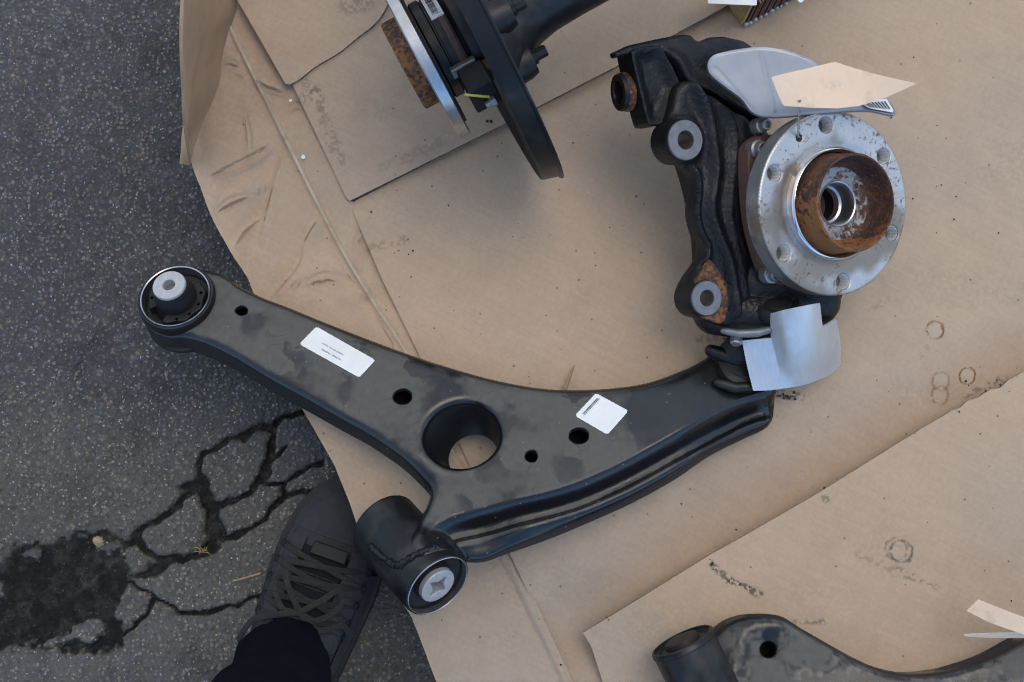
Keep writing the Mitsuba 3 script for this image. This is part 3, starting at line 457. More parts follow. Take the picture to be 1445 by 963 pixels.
ST2 = [(841, 555), (887, 580), (857, 614), (811, 587)]
k = sticker('control_arm__sticker', ST2, arm_h); tag(k, 'square white sticker with one line of tiny print beside a round hole')
on_sticker(ST2, [(.115, v, .155, v + .022 + .012 * g.random()) for v in np.arange(.14, .80, .038)], k + '__print', 'ink_mat'); on_sticker(ST2, [(.168, .10, .186, .82)], k + '__print', 'ink_mat')

# ------------------------------------------------------------------ steering knuckle with hub
KN = axis_view(1178, 288, 39, 1, -0.07); KC = at(1178, 288, .125)
def KF(off, ref=(0, -1, 0)): return Frame(KC + KN * off, KN, ref)
def kplate(key, off, px, holes, h, depth, m, r=.004, closed=True, step=5, **kw):
    fr = KF(off); out = fr.uv(spline(px, True, step) if closed else dense(np.array(px, float), 6)); hs = [fr.uv(q) for q in holes]
    return add(key, fr.apply(plate(out, hs, h if h else (lambda P: np.zeros(len(P))), depth, r=r, **kw)), m, 45)
LUG1, LUG2 = (967, 198), (997, 421)
B0 = KF(-.048); ridge1 = B0.uv(spline([(984, 242), (988, 262), (985, 300), (991, 326), (1001, 348), (999, 366)], False, 5)); ridge2 = B0.uv(spline([(985, 118), (1000, 160), (1008, 203), (1012, 243), (1006, 293), (1017, 333), (1030, 366), (1037, 405), (1042, 440)], False, 5)); ridge3 = B0.uv(spline([(1010, 135), (1040, 175), (1040, 240), (1036, 300), (1048, 360), (1055, 420)], False, 5))
l1, l2 = B0.uv([LUG1])[0], B0.uv([LUG2])[0]
def body_h(P):
    sp = shapely.points(P); w = np.full(len(P), -.006)
    for rl, a, s in ((ridge1, .007, .0045), (ridge2, .010, .0055), (ridge3, .005, .005)): w = w + a * np.exp(-(shapely.distance(LineString(rl), sp) / s)**2)
    for l, rr in ((l1, .021), (l2, .022)): d = np.linalg.norm(P - l, axis=1); t = sm(rr + .004, rr - .004, d); w = w * (1 - t) + .001 * t
    return w + .0022 * (meshkit.fbm(np.c_[P * 60, np.zeros(len(P))], 3, 5) - .5)
BODY = [(963, 122), (978, 112), (996, 126), (1033, 150), (1060, 162), (1072, 180), (1085, 220), (1090, 300), (1100, 380), (1110, 440), (1100, 474), (1060, 474), (1022, 460), (1000, 452), (982, 446), (970, 432), (968, 414), (978, 392), (993, 370), (999, 350), (989, 328), (983, 302), (985, 275), (984, 250), (972, 234), (954, 226), (944, 212), (942, 195), (946, 176), (956, 150)]
kplate('steering_knuckle__casting', -.048, BODY, [ell(*LUG1, 10.5, 12.5), ell(*LUG2, 11.5, 14)], body_h, .019, 'cast_mat', r=.006, hr=.001, grid=.004, step=.0028)
tag('steering_knuckle__casting', 'black cast body with long ribs')
kplate('steering_knuckle__casting', -.070, [(962, 135), (990, 130), (1055, 160), (1100, 220), (1110, 440), (1045, 462), (1022, 400), (1016, 330), (1000, 250)], [], None, .05, 'cast_mat', r=.008)
UPA = [(919, 68), (938, 72), (952, 90), (967, 118), (996, 130), (1033, 153), (1063, 172), (1120, 160), (1110, 90), (1072, 68), (1054, 56), (1029, 50), (1008, 51), (994, 57), (987, 55), (981, 48), (967, 47), (935, 53), (894, 62), (871, 73), (873, 80), (894, 76)]
ufr = KF(-.062); uedge = ufr.uv([(951, 89), (967, 118), (996, 130), (1033, 153), (1063, 172)])
def up_h(P): return .012 * np.exp(-(shapely.distance(LineString(uedge), shapely.points(P)) / .012)**2) - .004 + .002 * (meshkit.fbm(np.c_[P * 60, np.zeros(len(P))], 3, 6) - .5)
kplate('steering_knuckle__upper_arm', -.062, UPA, [], up_h, .014, 'cast_mat', r=.004, closed=False, grid=.004); tag('steering_knuckle__upper_arm', 'curved upper arm with a deep dark pocket')
pkt = [(891, 73), (905, 66), (934, 65), (950, 92), (963, 122), (953, 150), (940, 174), (928, 178), (916, 177), (911, 160), (896, 98)]
pkf = KF(-.064); pkl = LineString(pkf.uv(pkt + pkt[:1]))
kplate('steering_knuckle__upper_arm', -.064, pkt, [], lambda P: -.009 * sm(.0, .014, shapely.distance(pkl, shapely.points(P))), .026, 'cast_mat', r=.0015, closed=False, grid=.003)
def lug(center, rpx, off, pad=None):
    fr = KF(off); u = fr.uv([center])[0]; P = fr.w(np.array([*u, 0])); r = rpx * np.dot(P - C, FWD) / F0
    k = add('steering_knuckle__caliper_lug', lathe([(r * 1.12, -.026), (r * 1.12, -.006), (r * 1.03, -.001), (r * .9, -.001)], P, KN), 'cast_mat', 40)
    add(k + '__machined_face', lathe([(r * 1.0, -.002), (r * .99, .0005), (r * .96, .001), (r * .48, .001), (r * .44, 0), (r * .43, -.024)], P, KN), 'dull_steel_mat', 40)
    return k
lug(LUG1, 28.5, -.044); k = lug(LUG2, 25, -.042)
kplate(k + '__rust_patch', -.044, [(1002, 367), (1012, 378), (1024, 400), (1028, 425), (1025, 448), (1018, 457), (1002, 452), (986, 445), (976, 430), (978, 408), (990, 385)], [ell(*LUG2, 17, 20)], None, .004, 'rust_mat', r=.001); tag(k + '__rust_patch', 'orange brown rust around the lower lug face')
# the small boss at the far left
SN = axis_view(872, 131, 66, -1, 0.12); SP = on(872, 131, KC - .088 * KN, KN); sr = 27 / 1600
add('steering_knuckle__side_boss', lathe([(sr, -.012), (sr, -.002), (sr * .95, 0), (sr * .62, 0), (sr * .57, -.002), (sr * .57, -.012)], SP, SN), 'black_paint_mat', 40)
add('steering_knuckle__side_boss__rusty_collar', lathe([(sr * 1.06, -.010), (sr * 1.06, -.007), (sr * 1.01, -.005), (sr, -.004)], SP, SN), 'rust_mat', 40)
# bearing plate, bolts, seal
kplate('steering_knuckle__bearing_plate', -.034, [(1056, 222), (1060, 204), (1072, 193), (1092, 190), (1200, 196), (1215, 290), (1200, 390), (1118, 402), (1098, 400), (1085, 388), (1072, 355), (1060, 300)], [], None, .016, 'brown_rust_mat', r=.0015); tag('steering_knuckle__bearing_plate', 'brown rusted bearing flange behind the hub')
for x, y, rp in ((1071, 210, 10), (1076, 177, 8.5), (1090, 388, 10)):
    P = on(x, y, KC - .030 * KN, KN); r = rp / 1600
    k = add('steering_knuckle__bolt', lathe([(r * 1.3, -.010), (r * 1.3, -.0005), (r * 1.25, 0), (r * .98, .0005), (r * .98, .006), (r * .85, .0075), (r * .6, .0075), (r * .55, .006), (r * .5, .003), (.0001, .003)], P, KN, 36), 'bolt_mat', 30)
add('steering_knuckle__seal', lathe([(.060, -.034), (.062, -.030), (.060, -.026), (.055, -.020)], KC - KN * .0, KN), 'blue_steel_mat', 40); tag('steering_knuckle__seal', 'blued steel ring seen between hub and bearing flange')
# hub flange with its threaded holes
HR = 131.5 * np.dot(KC - C, FWD) / F0 * .985
hf = KF(0); hole_px = [(1172, 174), (1250, 219), (1261.5, 328), (1193.6, 399), (1112, 360.5), (1100, 244)]
huv = [hf.uv([q])[0] for q in hole_px]; rad = np.mean([np.linalg.norm(q) for q in huv]); ang = [math.atan2(q[1], q[0]) for q in huv]
a0 = np.angle(np.mean([np.exp(6j * a) for a in ang])) / 6; a0s = [a0 + i * math.pi / 3 for i in range(6)]
lug_r = 11.6 / 1640; small = hf.uv([(1128, 195)])[0]
fl = cyl((0, 0, -.019), (0, 0, 1), HR, .019, 120)
hub = plate(circ(HR, 160), [circ(lug_r, 30, (rad * math.cos(a), rad * math.sin(a))) for a in a0s] + [circ(.0034, 20, small), circ(.047, 90)], lambda P: -.0022 * sm(.0535, .0515, np.linalg.norm(P, axis=1)), .019, r=.0016, hr=[.0012] * 6 + [.0008, .0005], grid=.005, rings=(0, .0005, .001, .0017, .003), floor=False)
HUBK = 'steering_knuckle__hub'
add(HUBK, hf.apply(hub), 'hub_mat', 35); tag(HUBK, 'round steel wheel hub flange with six threaded holes and speckled rust')
add(HUBK + '__back', lathe([(HR - .0005, -.0188), (.05, -.0185)], KC, KN), 'dull_steel_mat', False)
def thread(P, n, r, h, pitch=.0016):
    z = np.linspace(0, -h, int(h / pitch * 6)); rr = r * (0.93 + 0.07 * np.abs(((z / pitch) % 1) * 2 - 1)); return lathe(np.c_[rr, z], P, n, 24)
for a in a0s: add(HUBK + '__hole_floor', lathe([(lug_r, -.0125), (.0001, -.0125)], hf.w(np.array([rad * math.cos(a), rad * math.sin(a), -.001])), KN, 20), 'dull_steel_mat', False)
for a in a0s: add(HUBK + '__threaded_hole', thread(hf.w(np.array([rad * math.cos(a), rad * math.sin(a), -.0010])), KN, lug_r, .0125), 'thread_mat', 20)
q = .0508
add(HUBK + '__step_ring', lathe([(q, -.0035), (q * .99, .0035), (q * .975, .0052), (q * .945, .006), (q * .915, .004), (q * .90, .000)], KC, KN, 120), 'bright_ring_mat', 40)
pr = .0435
add(HUBK + '__pilot', lathe([(pr * 1.04, -.001), (pr * 1.01, .004), (pr * 1.0, .008), (pr * .985, .027), (pr * .965, .0285), (pr * .93, .029), (pr * .91, .027), (pr * .88, .015), (pr * .80, .007), (pr * .70, .0045)], KC, KN, 120), 'cup_rust_mat', 40); tag(HUBK + '__pilot', 'rust covered centring cup of the hub')
def cup_mask(p): 
    a = fbm(p.x * 70 + 9, p.y * 70, p.z * 70, octaves=4); b = fbm(p.x * 420, p.y * 420, p.z * 420); return a, b
mat('cup_mat', lambda p, n, uv: mix(mi.Color3f(0.33, 0.325, 0.33), mi.Color3f(0.085, 0.040, 0.024), smoothstep(0.40, 0.64, 0.4 * cup_mask(p)[0] + 0.6 * cup_mask(p)[1] + (p.x - float(KC[0])) * 5.5 - (p.y - float(KC[1])) * 1.2 - 0.03)), lambda p, n, uv: 0.4 + 0.2 * cup_mask(p)[1], 0.55)
add(HUBK + '__cup_floor', lathe([(pr * .74, .0055), (pr * .62, .0038), (pr * .50, .0030), (.0205, .0030)], KC, KN, 96), 'cup_mat', 40)
add(HUBK + '__bore', lathe([(.0207, .0030), (.0200, .0042), (.0188, .0036), (.0176, .000), (.0172, -.012), (.0150, -.013), (.0150, -.020)], KC, KN, 72), 'steel_mat', 30)
add(HUBK + '__bore_depth', lathe([(.0150, -.020), (.0165, -.0205), (.0165, -.05), (.0001, -.05)], KC, KN, 48), 'bore_shade_mat', 30)
# silver guard at the back and its sticker
PFp = on(1062, 158, KC - .022 * KN, KN); PF = Frame(PFp, (0.05, 0.22, 0.97))
PAD = [(998, 97), (999, 87), (1006, 79), (1022, 74), (1050, 69), (1075, 67), (1110, 72), (1143, 84), (1165, 100), (1210, 118), (1252, 140), (1262, 163), (1220, 157), (1150, 162), (1090, 166), (1062, 160), (1045, 140), (1020, 121), (1003, 107)]
pc = [PF.uv([(1010, 97), (1064, 158)]), PF.uv([(1074, 77), (1092, 156)])]
def pad_h(P): return sum(.0012 * np.exp(-(shapely.distance(LineString(c), shapely.points(P)) / .0013)**2) for c in pc) + .0016 * np.exp(-(shapely.distance(LineString(np.vstack([pq, pq[:1]])), shapely.points(P)) / .0012)**2)
pq = PF.uv(spline(PAD, True, 5))
add('steering_knuckle__guard', PF.apply(plate(pq, [], pad_h, .0018, r=.0008, rings=(0, .0004, .001, .002, .003), grid=.002, step=.002)), 'guard_mat', 45); tag('steering_knuckle__guard', 'creased silver sheet guard behind the paper tag')
sticker('steering_knuckle__sticker', [(1212, 146), (1250, 141), (1262, 161), (1226, 155)], pad_h, frame=PF, off=.002); tag('steering_knuckle__sticker', 'small printed sticker half hidden under the tag')
on_sticker([(1212, 146), (1250, 141), (1262, 161), (1226, 155)], [(.1 + .12 * i, .2, .16 + .12 * i, .8) for i in range(7)], 'steering_knuckle__sticker__print', 'ink_mat', pad_h, PF, .0028)
# lower end: ball joint under a bent silver shield
low = soften(union(chain([(on(1010, 440, KC - .075 * KN, KN), .022), (at(1085, 440, .055), .030), (at(1150, 425, .055), .024)]) + [hull([(at(1060, 400, .06), .03), (at(1150, 400, .06), .028), (at(1090, 450, .04), .026)])]), .005, 6)
add('steering_knuckle__lower_boss', low, 'cast_mat', 60)
JN = axis_view(1099, 424, 58, 0.05, -1); JP = at(1097, 424, .084)
k = add('steering_knuckle__ball_joint', lathe([(.021, -.014), (.022, -.010), (.0215, -.004), (.0195, -.001), (.0165, -.0005), (.0155, -.002), (.0145, -.002), (.0135, 0), (.008, .002), (.0001, .0022)], JP, JN), 'rubber_mat', 40); tag(k, 'black round ball joint cap above the silver shield')
add('steering_knuckle__joint_plate', M3(union(chain([(at(1021, 467, .088), .003), (at(1040, 471, .09), .004), (at(1068, 470, .090), .004), (at(1084, 466, .088), .0035)]))), 'dull_steel_mat', 60)
add('steering_knuckle__bolt', lathe([(.0055, -.006), (.0055, .004), (.0045, .0055), (.0001, .0055)], at(1039, 479, .075), axis_view(1039, 479, 60, -.1, 1), 6), 'bolt_mat', False)
def grid_sheet(cols, k=14):
    cols = [spline(np.array([at(x, y, z) for x, y, z in c]), False, .004) for c in cols]
    g = np.array([[np.array([np.interp(t, np.linspace(0, 1, len(c)), c[:, i]) for i in range(3)]) for t in np.linspace(0, 1, k)] for c in cols])
    i, j = np.meshgrid(np.arange(len(cols) - 1), np.arange(k - 1), indexing='ij'); q = np.stack([i * k + j, (i + 1) * k + j, (i + 1) * k + j + 1, i * k + j + 1], -1).reshape(-1, 4)
    return trimesh.Trimesh(g.reshape(-1, 3), np.vstack([q[:, :3], q[:, [0, 2, 3]]])[:, ::-1], process=False)
def refine_cols(cols, m=6):
    out = []; c = np.array(cols, float); n = len(c)
    for i in np.linspace(0, n - 1, (n - 1) * m + 1):
        b = min(int(i), n - 2); t = i - b; p = [c[min(max(b + d, 0), n - 1)] for d in (-1, 0, 1, 2)]
        out.append(0.5 * (2 * p[1] + (p[2] - p[0]) * t + (2 * p[0] - 5 * p[1] + 4 * p[2] - p[3]) * t * t + (3 * p[1] - p[0] - 3 * p[2] + p[3]) * t**3))
    return [[tuple(x) for x in q] for q in out]
left_c = [[(1047, 481, .074), (1054, 516, .064), (1063, 552, .054)], [(1068, 479, .078), (1076, 514, .066), (1086, 551, .055)], [(1088, 477, .082), (1097, 512, .069), (1103, 549, .056)]]
mid_c = [[(1088, 477, .082), (1097, 512, .069), (1103, 549, .056)], [(1106, 476, .098), (1114, 511, .080), (1122, 546, .056)], [(1126, 472, .104), (1132, 507, .084), (1140, 542, .056)], [(1146, 466, .100), (1150, 502, .080), (1156, 536, .050)], [(1161, 461, .090), (1165, 494, .070), (1168, 531, .040)], [(1176, 452, .072), (1181, 485, .054), (1181, 521, .028)], [(1180, 450, .056), (1186, 484, .040), (1186, 515, .018)]]
tab_c = [[(1087, 443, .098), (1087, 460, .091), (1088, 477, .082)], [(1105, 438, .112), (1105, 457, .106), (1106, 476, .098)], [(1125, 434, .118), (1125, 454, .112), (1126, 472, .104)], [(1144, 430, .113), (1145, 448, .108), (1146, 466, .100)], [(1157, 428, .105), (1159, 445, .098), (1161, 461, .090)]]
add('steering_knuckle__heat_shield', cat(thicken(grid_sheet(refine_cols(left_c)), .0012), thicken(grid_sheet(refine_cols(mid_c)), .0012), thicken(grid_sheet(refine_cols(tab_c), 8), .0012)), 'zinc_mat', 40); tag('steering_knuckle__heat_shield', 'bent bright silver shield below the hub')
tag('steering_knuckle', 'black steering knuckle with a round rusty wheel hub standing on the cardboard', 'steering knuckle')

# paper tag wired to the hub
TFp = at(1180, 125, .178); TF = Frame(TFp, (0.10, -0.10, 0.99)); tq = TF.uv(dense(np.array([(1083, 113), (1130, 101), (1180, 86), (1232, 103), (1289, 121), (1252, 137), (1213, 149), (1180, 155), (1140, 156), (1100, 153), (1092, 136)], float), 8))
tcen = TF.uv([(1120, 130)])[0]
def tag_h(P): return .30 * (P[:, 0] + .01)**2 - .004 * np.sin(P[:, 0] * 45 + P[:, 1] * 30) * 1.2 + .0025 * np.abs(P[:, 0] * .8 + P[:, 1] * .6 - .012) / .02 - .10 * np.abs(P[:, 1])**1.5
thole = TF.uv(ell(1122, 147, 2.4, 2.2, 0, 14))
add('paper_tag__card', TF.apply(plate(tq, [thole], tag_h, .0, r=.0001, hr=.0001, rings=(0, .001), grid=.004, floor=False, bottom=lambda P: tag_h(P) - .0005)), 'manila_mat', 60)
ta, tb = TF.w(np.array([*TF.uv([(1122, 146)])[0], tag_h(TF.uv([(1122, 146)]))[0] + .001])), hf.w(np.array([*small, -.001]))
t = np.linspace(0, 1, 40)
for s in (0, math.pi): add('paper_tag__wire', tube(ta + (tb - ta) * t[:, None] + .0010 * np.c_[np.cos(22 * t + s), np.sin(22 * t + s), 0 * t] * (1 - .0 * t[:, None]), .00055, 6), 'wire_mat', True)
tag('paper_tag', 'blank manila paper tag wired to the wheel hub', 'paper tag')

# ------------------------------------------------------------------ rear hub with backing plate
XA = unit((.886, .464, .10)); XP = at(597, 80, .15); S = 1 / 1690.0
def xl(key, prof, m, seg=96, sm_=40): return add('axle_hub__' + key, lathe([(r * S, h * S) for r, h in prof], XP, XA, seg, (0, 0, 1)), m, sm_)
xl('pilot', [(66, -34), (69, -33), (70, -30), (70, -8), (60, -8)], 'rust_mat'); xl('pilot__end', [(66, -34), (40, -33.5), (38, -10), (.1, -10)], 'rust_mat')
tag('axle_hub__pilot', 'rusty centring ring at the lower left end')
xl('flange', [(60, -10.2), (131, -10), (133, -8), (133, 7), (131, 9), (60, 9)], 'steel_mat'); tag('axle_hub__flange', 'bright steel wheel flange seen edge on')
xl('dust_ring', [(70, 8.5), (112, 8.5), (113, 10), (113, 13), (70, 13)], 'rubber_mat')
xl('bearing_housing', [(60, 13), (72, 13.5), (76, 16), (76, 29), (72, 31), (72, 33), (76, 34), (76, 56), (73, 58), (71, 62), (78, 63), (80, 66), (80, 78), (60, 80)], 'black_paint_mat'); tag('axle_hub__bearing_housing', 'stepped black bearing housing with a barcode sticker')
xl('housing_band', [(76.4, 44), (77, 45), (77, 52), (76.4, 53)], 'brown_rust_mat')
xl('backing_plate', [(70, 84), (200, 82), (226, 80), (236, 76), (241, 70), (244, 70), (246, 74), (252, 96), (256, 97), (257, 99), (256, 101), (250, 100), (246, 97), (240, 88), (200, 90), (70, 96)], 'black_paint_mat', 140); tag('axle_hub__backing_plate', 'large black round backing plate standing on edge')
xl('axle_tube', [(115, 92), (112, 100), (100, 118), (78, 140), (66, 165), (60, 195), (58, 240), (57, 520)], 'black_paint_mat'); tag('axle_hub__axle_tube', 'black axle tube running out at the top')
xu, xv, xn = basis(XA, (0, 0, 1))
def xpt(r, deg, h): a = math.radians(deg); return XP + S * (r * (math.cos(a) * xu + math.sin(a) * xv) + h * xn)
# the side that faces the camera's lower right is towards -v or +v
vs = 1 if np.dot(xv, (0.46, -0.886, 0)) > 0 else -1
for dg in (84, 20, -60, 160):
    P = xpt(84, vs * dg, 0)
    k = add('axle_hub__bolt_boss', lathe([(30 * S, 95 * S), (28 * S, 128 * S), (24 * S, 140 * S), (.0001, 141 * S)], P, XA, 40, (0, 0, 1)), 'black_paint_mat', 40)
    add('axle_hub__bolt', lathe([(13 * S, 138 * S), (13 * S, 146 * S), (9.5 * S, 147 * S), (9.5 * S, 162 * S), (8 * S, 164 * S), (.0001, 164 * S)], P, XA, 8, (0, 0, 1)), 'black_paint_mat', False)
# barcode sticker wrapped on the housing
def wrap(r, a0, a1, h0, h1, n=10):
    t = np.linspace(a0, a1, n); v = np.array([xpt(r, vs * a, h) for a in t for h in (h0, h1)]); i = np.arange(n - 1) * 2
    return trimesh.Trimesh(v, np.vstack([np.c_[i, i + 1, i + 3], np.c_[i, i + 3, i + 2]]), process=False)
add('axle_hub__sticker', wrap(77.0, -58, -10, 35, 55, 24), 'label_mat', True); tag('axle_hub__sticker', 'white barcode sticker on the bearing housing')
g = np.random.default_rng(5); a = -52.0; bars = []
while a < -16: w = .35 + .8 * g.random(); bars.append(wrap(77.5, a, a + w, 39.5, 49.5, 3)); a += w + .35 + .7 * g.random()
add('axle_hub__sticker__barcode', cat(*bars), 'ink_mat', False)
# sensor bracket under the housing, with a cut cable end
def xbox(r0, r1, a, h0, h1, w):
    u = math.cos(math.radians(a)) * xu + math.sin(math.radians(a)) * xv; t = np.cross(xn, u); m = trimesh.creation.box(bounds=[[r0 * S, -w * S, h0 * S], [r1 * S, w * S, h1 * S]])
    m = M3(hull([(q, .0018) for q in m.vertices])); m.vertices = XP + m.vertices @ np.array([u, t, xn]); return m
add('axle_hub__sensor_block', xbox(88, 132, vs * 62, 34, 68, 20), 'rubber_mat', 40)
add('axle_hub__bracket', cat(xbox(80, 98, vs * 60, 40, 78, 6), xbox(70, 90, vs * 66, 52, 60, 12)), 'brown_rust_mat', 40)
add('axle_hub__bracket_plate', xbox(76, 84, vs * 50, 26, 62, 5), 'dull_steel_mat', 40)
c0 = at(656, 134, .220); add('axle_hub__cable', tube(spline([c0, at(668, 135, .222), at(678, 136, .223), at(691, 137, .222)], False, .001), .0011, 8), 'yellow_mat', True); tag('axle_hub__cable', 'short yellow green cable end')
add('axle_hub__bolt', lathe([(8 * S, 0), (8 * S, 8 * S), (5 * S, 9 * S), (5 * S, 16 * S), (.0001, 16 * S)], xpt(140, vs * 66, 62), XA * -1, 6, (0, 0, 1)), 'bolt_mat', False)
tag('axle_hub', 'black wheel hub assembly lying on its side with a big backing plate and axle tube', 'wheel hub')

# ------------------------------------------------------------------ second control arm, lower right
DF = Frame(at(1150, 930, .05), (0.02, 0.10, 0.99))
D_OUT = [(1000, 902), (1012, 892), (1028, 878), (1050, 869), (1075, 866), (1105, 870), (1130, 885), (1170, 908), (1210, 930), (1245, 944), (1290, 951), (1330, 948), (1370, 938), (1410, 922), (1460, 895), (1560, 850), (1640, 960), (1560, 1090), (1300, 1130), (1020, 1110), (960, 1060), (955, 980), (975, 930)]
dq = DF.uv(spline(D_OUT, True, 6)); dpk = DF.uv([(1085, 917)])[0]; dr_ = DF.uv(spline([(1030, 960), (1040, 925), (1052, 895), (1075, 885), (1100, 884)], False, 5))
def d_h(P): return .003 * np.exp(-(shapely.distance(LineString(dr_), shapely.points(P)) / .008)**2) - .002 * np.exp(-(np.linalg.norm(P - dpk, axis=1) / .014)**2) + .003 * (meshkit.fbm(np.c_[P * 20, 0 * P[:, 0]], 2, 8) - .5) - .010 * sm(DF.uv([(1040, 930)])[0, 0], DF.uv([(985, 930)])[0, 0], P[:, 0])
add('lower_control_arm__plate', DF.apply(plate(dq, [DF.uv(ell(1085, 917, 11.5, 11.5, 0, 28))], d_h, .042, r=.009, hr=.0015, shallow=(0,), grid=.005, rings=(0, .0005, .0013, .0027, .0045, .007, .0105))), 'arm_mat2' if False else 'arm2_mat', 50)
def arm2_col(p, n, uv):
    big = fbm(p.x * 34, p.y * 34, p.z * 34, octaves=4); fin = fbm(p.x * 200, p.y * 200, p.z * 200)
    m = smoothstep(0.42, 0.57, big + 0.25 * (fin - 0.5)) * smoothstep(0.6, 0.9, n.z)
    return mix(mi.Color3f(0.008, 0.0085, 0.010), mi.Color3f(0.115, 0.105, 0.09), m * (0.55 + 0.4 * fin))
mat('arm2_mat', arm2_col, lambda p, n, uv: 0.28 + 0.4 * smoothstep(0.46, 0.54, fbm(p.x * 34, p.y * 34, p.z * 34, octaves=4)), specular=0.55)
DN = axis_view(962, 902, 76, -0.44, -0.9); DP = at(962, 904, .055); drr = 48 * np.dot(DP - C, FWD) / F0
add('lower_control_arm__bushing_tube', lathe([(drr * .97, -.09), (drr * .97, -.006), (drr * 1.0, -.005), (drr * 1.0, -.002), (drr * .96, 0), (drr * .90, 0), (drr * .88, -.004)], DP, DN), 'black_paint_mat', 40)
add('lower_control_arm__bushing', lathe([(drr * .9, -.002), (drr * .8, -.004), (drr * .55, -.003), (drr * .5, .002), (drr * .2, .0025), (.0001, .0025)], DP, DN), 'rubber_mat', 40)
tag('lower_control_arm', 'second black control arm cut off by the lower right corner of the photo', 'control arm')
def strip(a, b, n=16, t=.0005): return thicken(ruled(np.array([at(*q) for q in a]), np.array([at(*q) for q in b]), n), t)
add('loose_paper_tag__card', strip([(1381, 846, .075), (1410, 858, .085), (1450, 873, .09), (1520, 890, .09)], [(1364, 862, .07), (1395, 878, .078), (1440, 894, .085), (1520, 915, .085)]), 'manila_mat', 60)
add('loose_paper_tag__folded_edge', strip([(1360, 895, .055), (1400, 893, .06), (1450, 892, .06), (1520, 888, .06)], [(1362, 898, .05), (1400, 900, .05), (1450, 900, .05), (1520, 900, .05)]), 'manila_mat', 60)
tag('loose_paper_tag', 'folded cream paper tag on the second control arm at the right edge', 'paper tag')

# ------------------------------------------------------------------ finned block and its cards at the top
fc = at(1047, 36, .004); e1 = unit(at(1115, 0, .004) - fc); e2 = np.array([-e1[1], e1[0], 0])
def fbox(a0, a1, b0, b1, z0, z1): m = trimesh.creation.box(bounds=[[a0, b0, z0], [a1, b1, z1]]); m.vertices = fc + m.vertices @ np.array([e1, e2, [0, 0, 1.0]]); return m
add('finned_block__core', fbox(.002, .11, .003, .05, .0025, .052), 'brown_rust_mat', False)
add('finned_block__side_plate', fbox(-.0015, .0018, .0, .05, 0, .054), 'dry_mat', False)
fins = [fbox(.004 + i * .0042, .0060 + i * .0042, -.0012 - .0008 * (i % 2), .0029, .0, .050 + .0015 * math.sin(i * 2.1)) for i in range(25)]
add('finned_block__fin_row', cat(*fins), 'brown_rust_mat', False); tag('finned_block__fin_row', kind='stuff')
add('finned_block__white_residue', cat(*[M3(ball(fc + e1 * (.001 + i * .006 + .002 * rng.random()) - e2 * .002 + [0, 0, .002 + .003 * rng.random()], .0016 + .0014 * rng.random(), 10)) for i in range(9)]), 'alu_mat', True)
tag('finned_block', 'small brown block with a row of fins at the top edge of the photo', 'metal block')
CFr = Frame(at(1034, -10, .064), (0.02, -0.05, 1)); cq = CFr.uv([(998, -30), (999, 5), (1068, 8), (1070, -30)])
add('white_card', CFr.apply(plate(dense(cq, .004), [], lambda P: .0 * P[:, 0], .0006, r=.0001, rings=(0, .001))), 'label_mat', False); tag('white_card', 'blank white card lying on the finned block', 'card')
cq = CFr.uv([(1118, -14), (1124, -1), (1130, 5), (1136, -1), (1142, -14)])
add('white_card_001', CFr.apply(plate(dense(cq, .003), [], lambda P: .0 * P[:, 0], .0006, r=.0001, rings=(0, .001))), 'label_mat', False); tag('white_card_001', 'tip of a white card right of the finned block at the top edge', 'card')

# ------------------------------------------------------------------ the photographer's foot and leg
TOE, HEEL = at(510, 679, GZ), at(436, 880, GZ); SA = unit(HEEL - TOE); SL = np.array([SA[1], -SA[0], 0]); SLEN = .295
SL = -SL if SL[0] > 0 else SL                           # towards the photo's left
st = np.array([0, .006, .02, .045, .075, .11, .15, .19, .23, .265, .287, .295]); hw = np.array([.004, .019, .034, .046, .0515, .0525, .049, .045, .042, .038, .026, .004]); ht = np.array([.028, .038, .048, .058, .068, .082, .098, .110, .112, .108, .100, .09])
def W_(s): return 0.94 * np.interp(s, st, hw)
def T_(s): return np.interp(s, st, ht)
def shoe_pt(s, phi, lift=0.0):                          # phi from -90 (left) to 90 (right), 0 on top
    a = np.radians(phi); c, sn = np.cos(a), np.sin(a); x = W_(s) * np.sign(sn) * np.abs(sn)**0.72; z = .018 + (T_(s) - .018) * np.abs(c)**0.8
    n = np.array([sn, 0, c]); return TOE + SA * s - SL * (x + lift * sn) + np.array([0, 0, z + lift * c])
ss = np.unique(np.concatenate([np.linspace(0, .03, 12), np.linspace(.03, .265, 60), np.linspace(.265, .295, 10)])); ph = np.linspace(-90, 90, 41)
def shell(s0, s1, p0, p1, lift=0, nu=40, nv=21, wob=0): 
    S_, P_ = np.linspace(s0, s1, nu), np.linspace(0, 1, nv); f0 = p0 if callable(p0) else (lambda s: p0); f1 = p1 if callable(p1) else (lambda s: p1)
    v = np.array([shoe_pt(s, f0(s) + (f1(s) - f0(s)) * q, lift) for s in S_ for q in P_]); i, j = np.meshgrid(np.arange(nu - 1), np.arange(nv - 1), indexing='ij'); q = np.stack([i * nv + j, i * nv + j + 1, (i + 1) * nv + j + 1, (i + 1) * nv + j], -1).reshape(-1, 4)
    return trimesh.Trimesh(v, np.vstack([q[:, :3], q[:, [0, 2, 3]]])[:, ::-1], process=False)
up = shell(0, .295, -90, 90, 0, 90, 41); up.vertices += .0012 * (meshkit.fbm(up.vertices * 70, 3, 3) - .5)[:, None]
add('person__shoe', up, 'suede_mat', 60); tag('person__shoe', 'dark grey suede trainer with grey laces')
add('person__shoe__toe_cap', thicken(shell(.002, .062, lambda s: -88 + 0 * s, lambda s: 88, .0014, 30, 31), .002), 'suede_mat', 50)
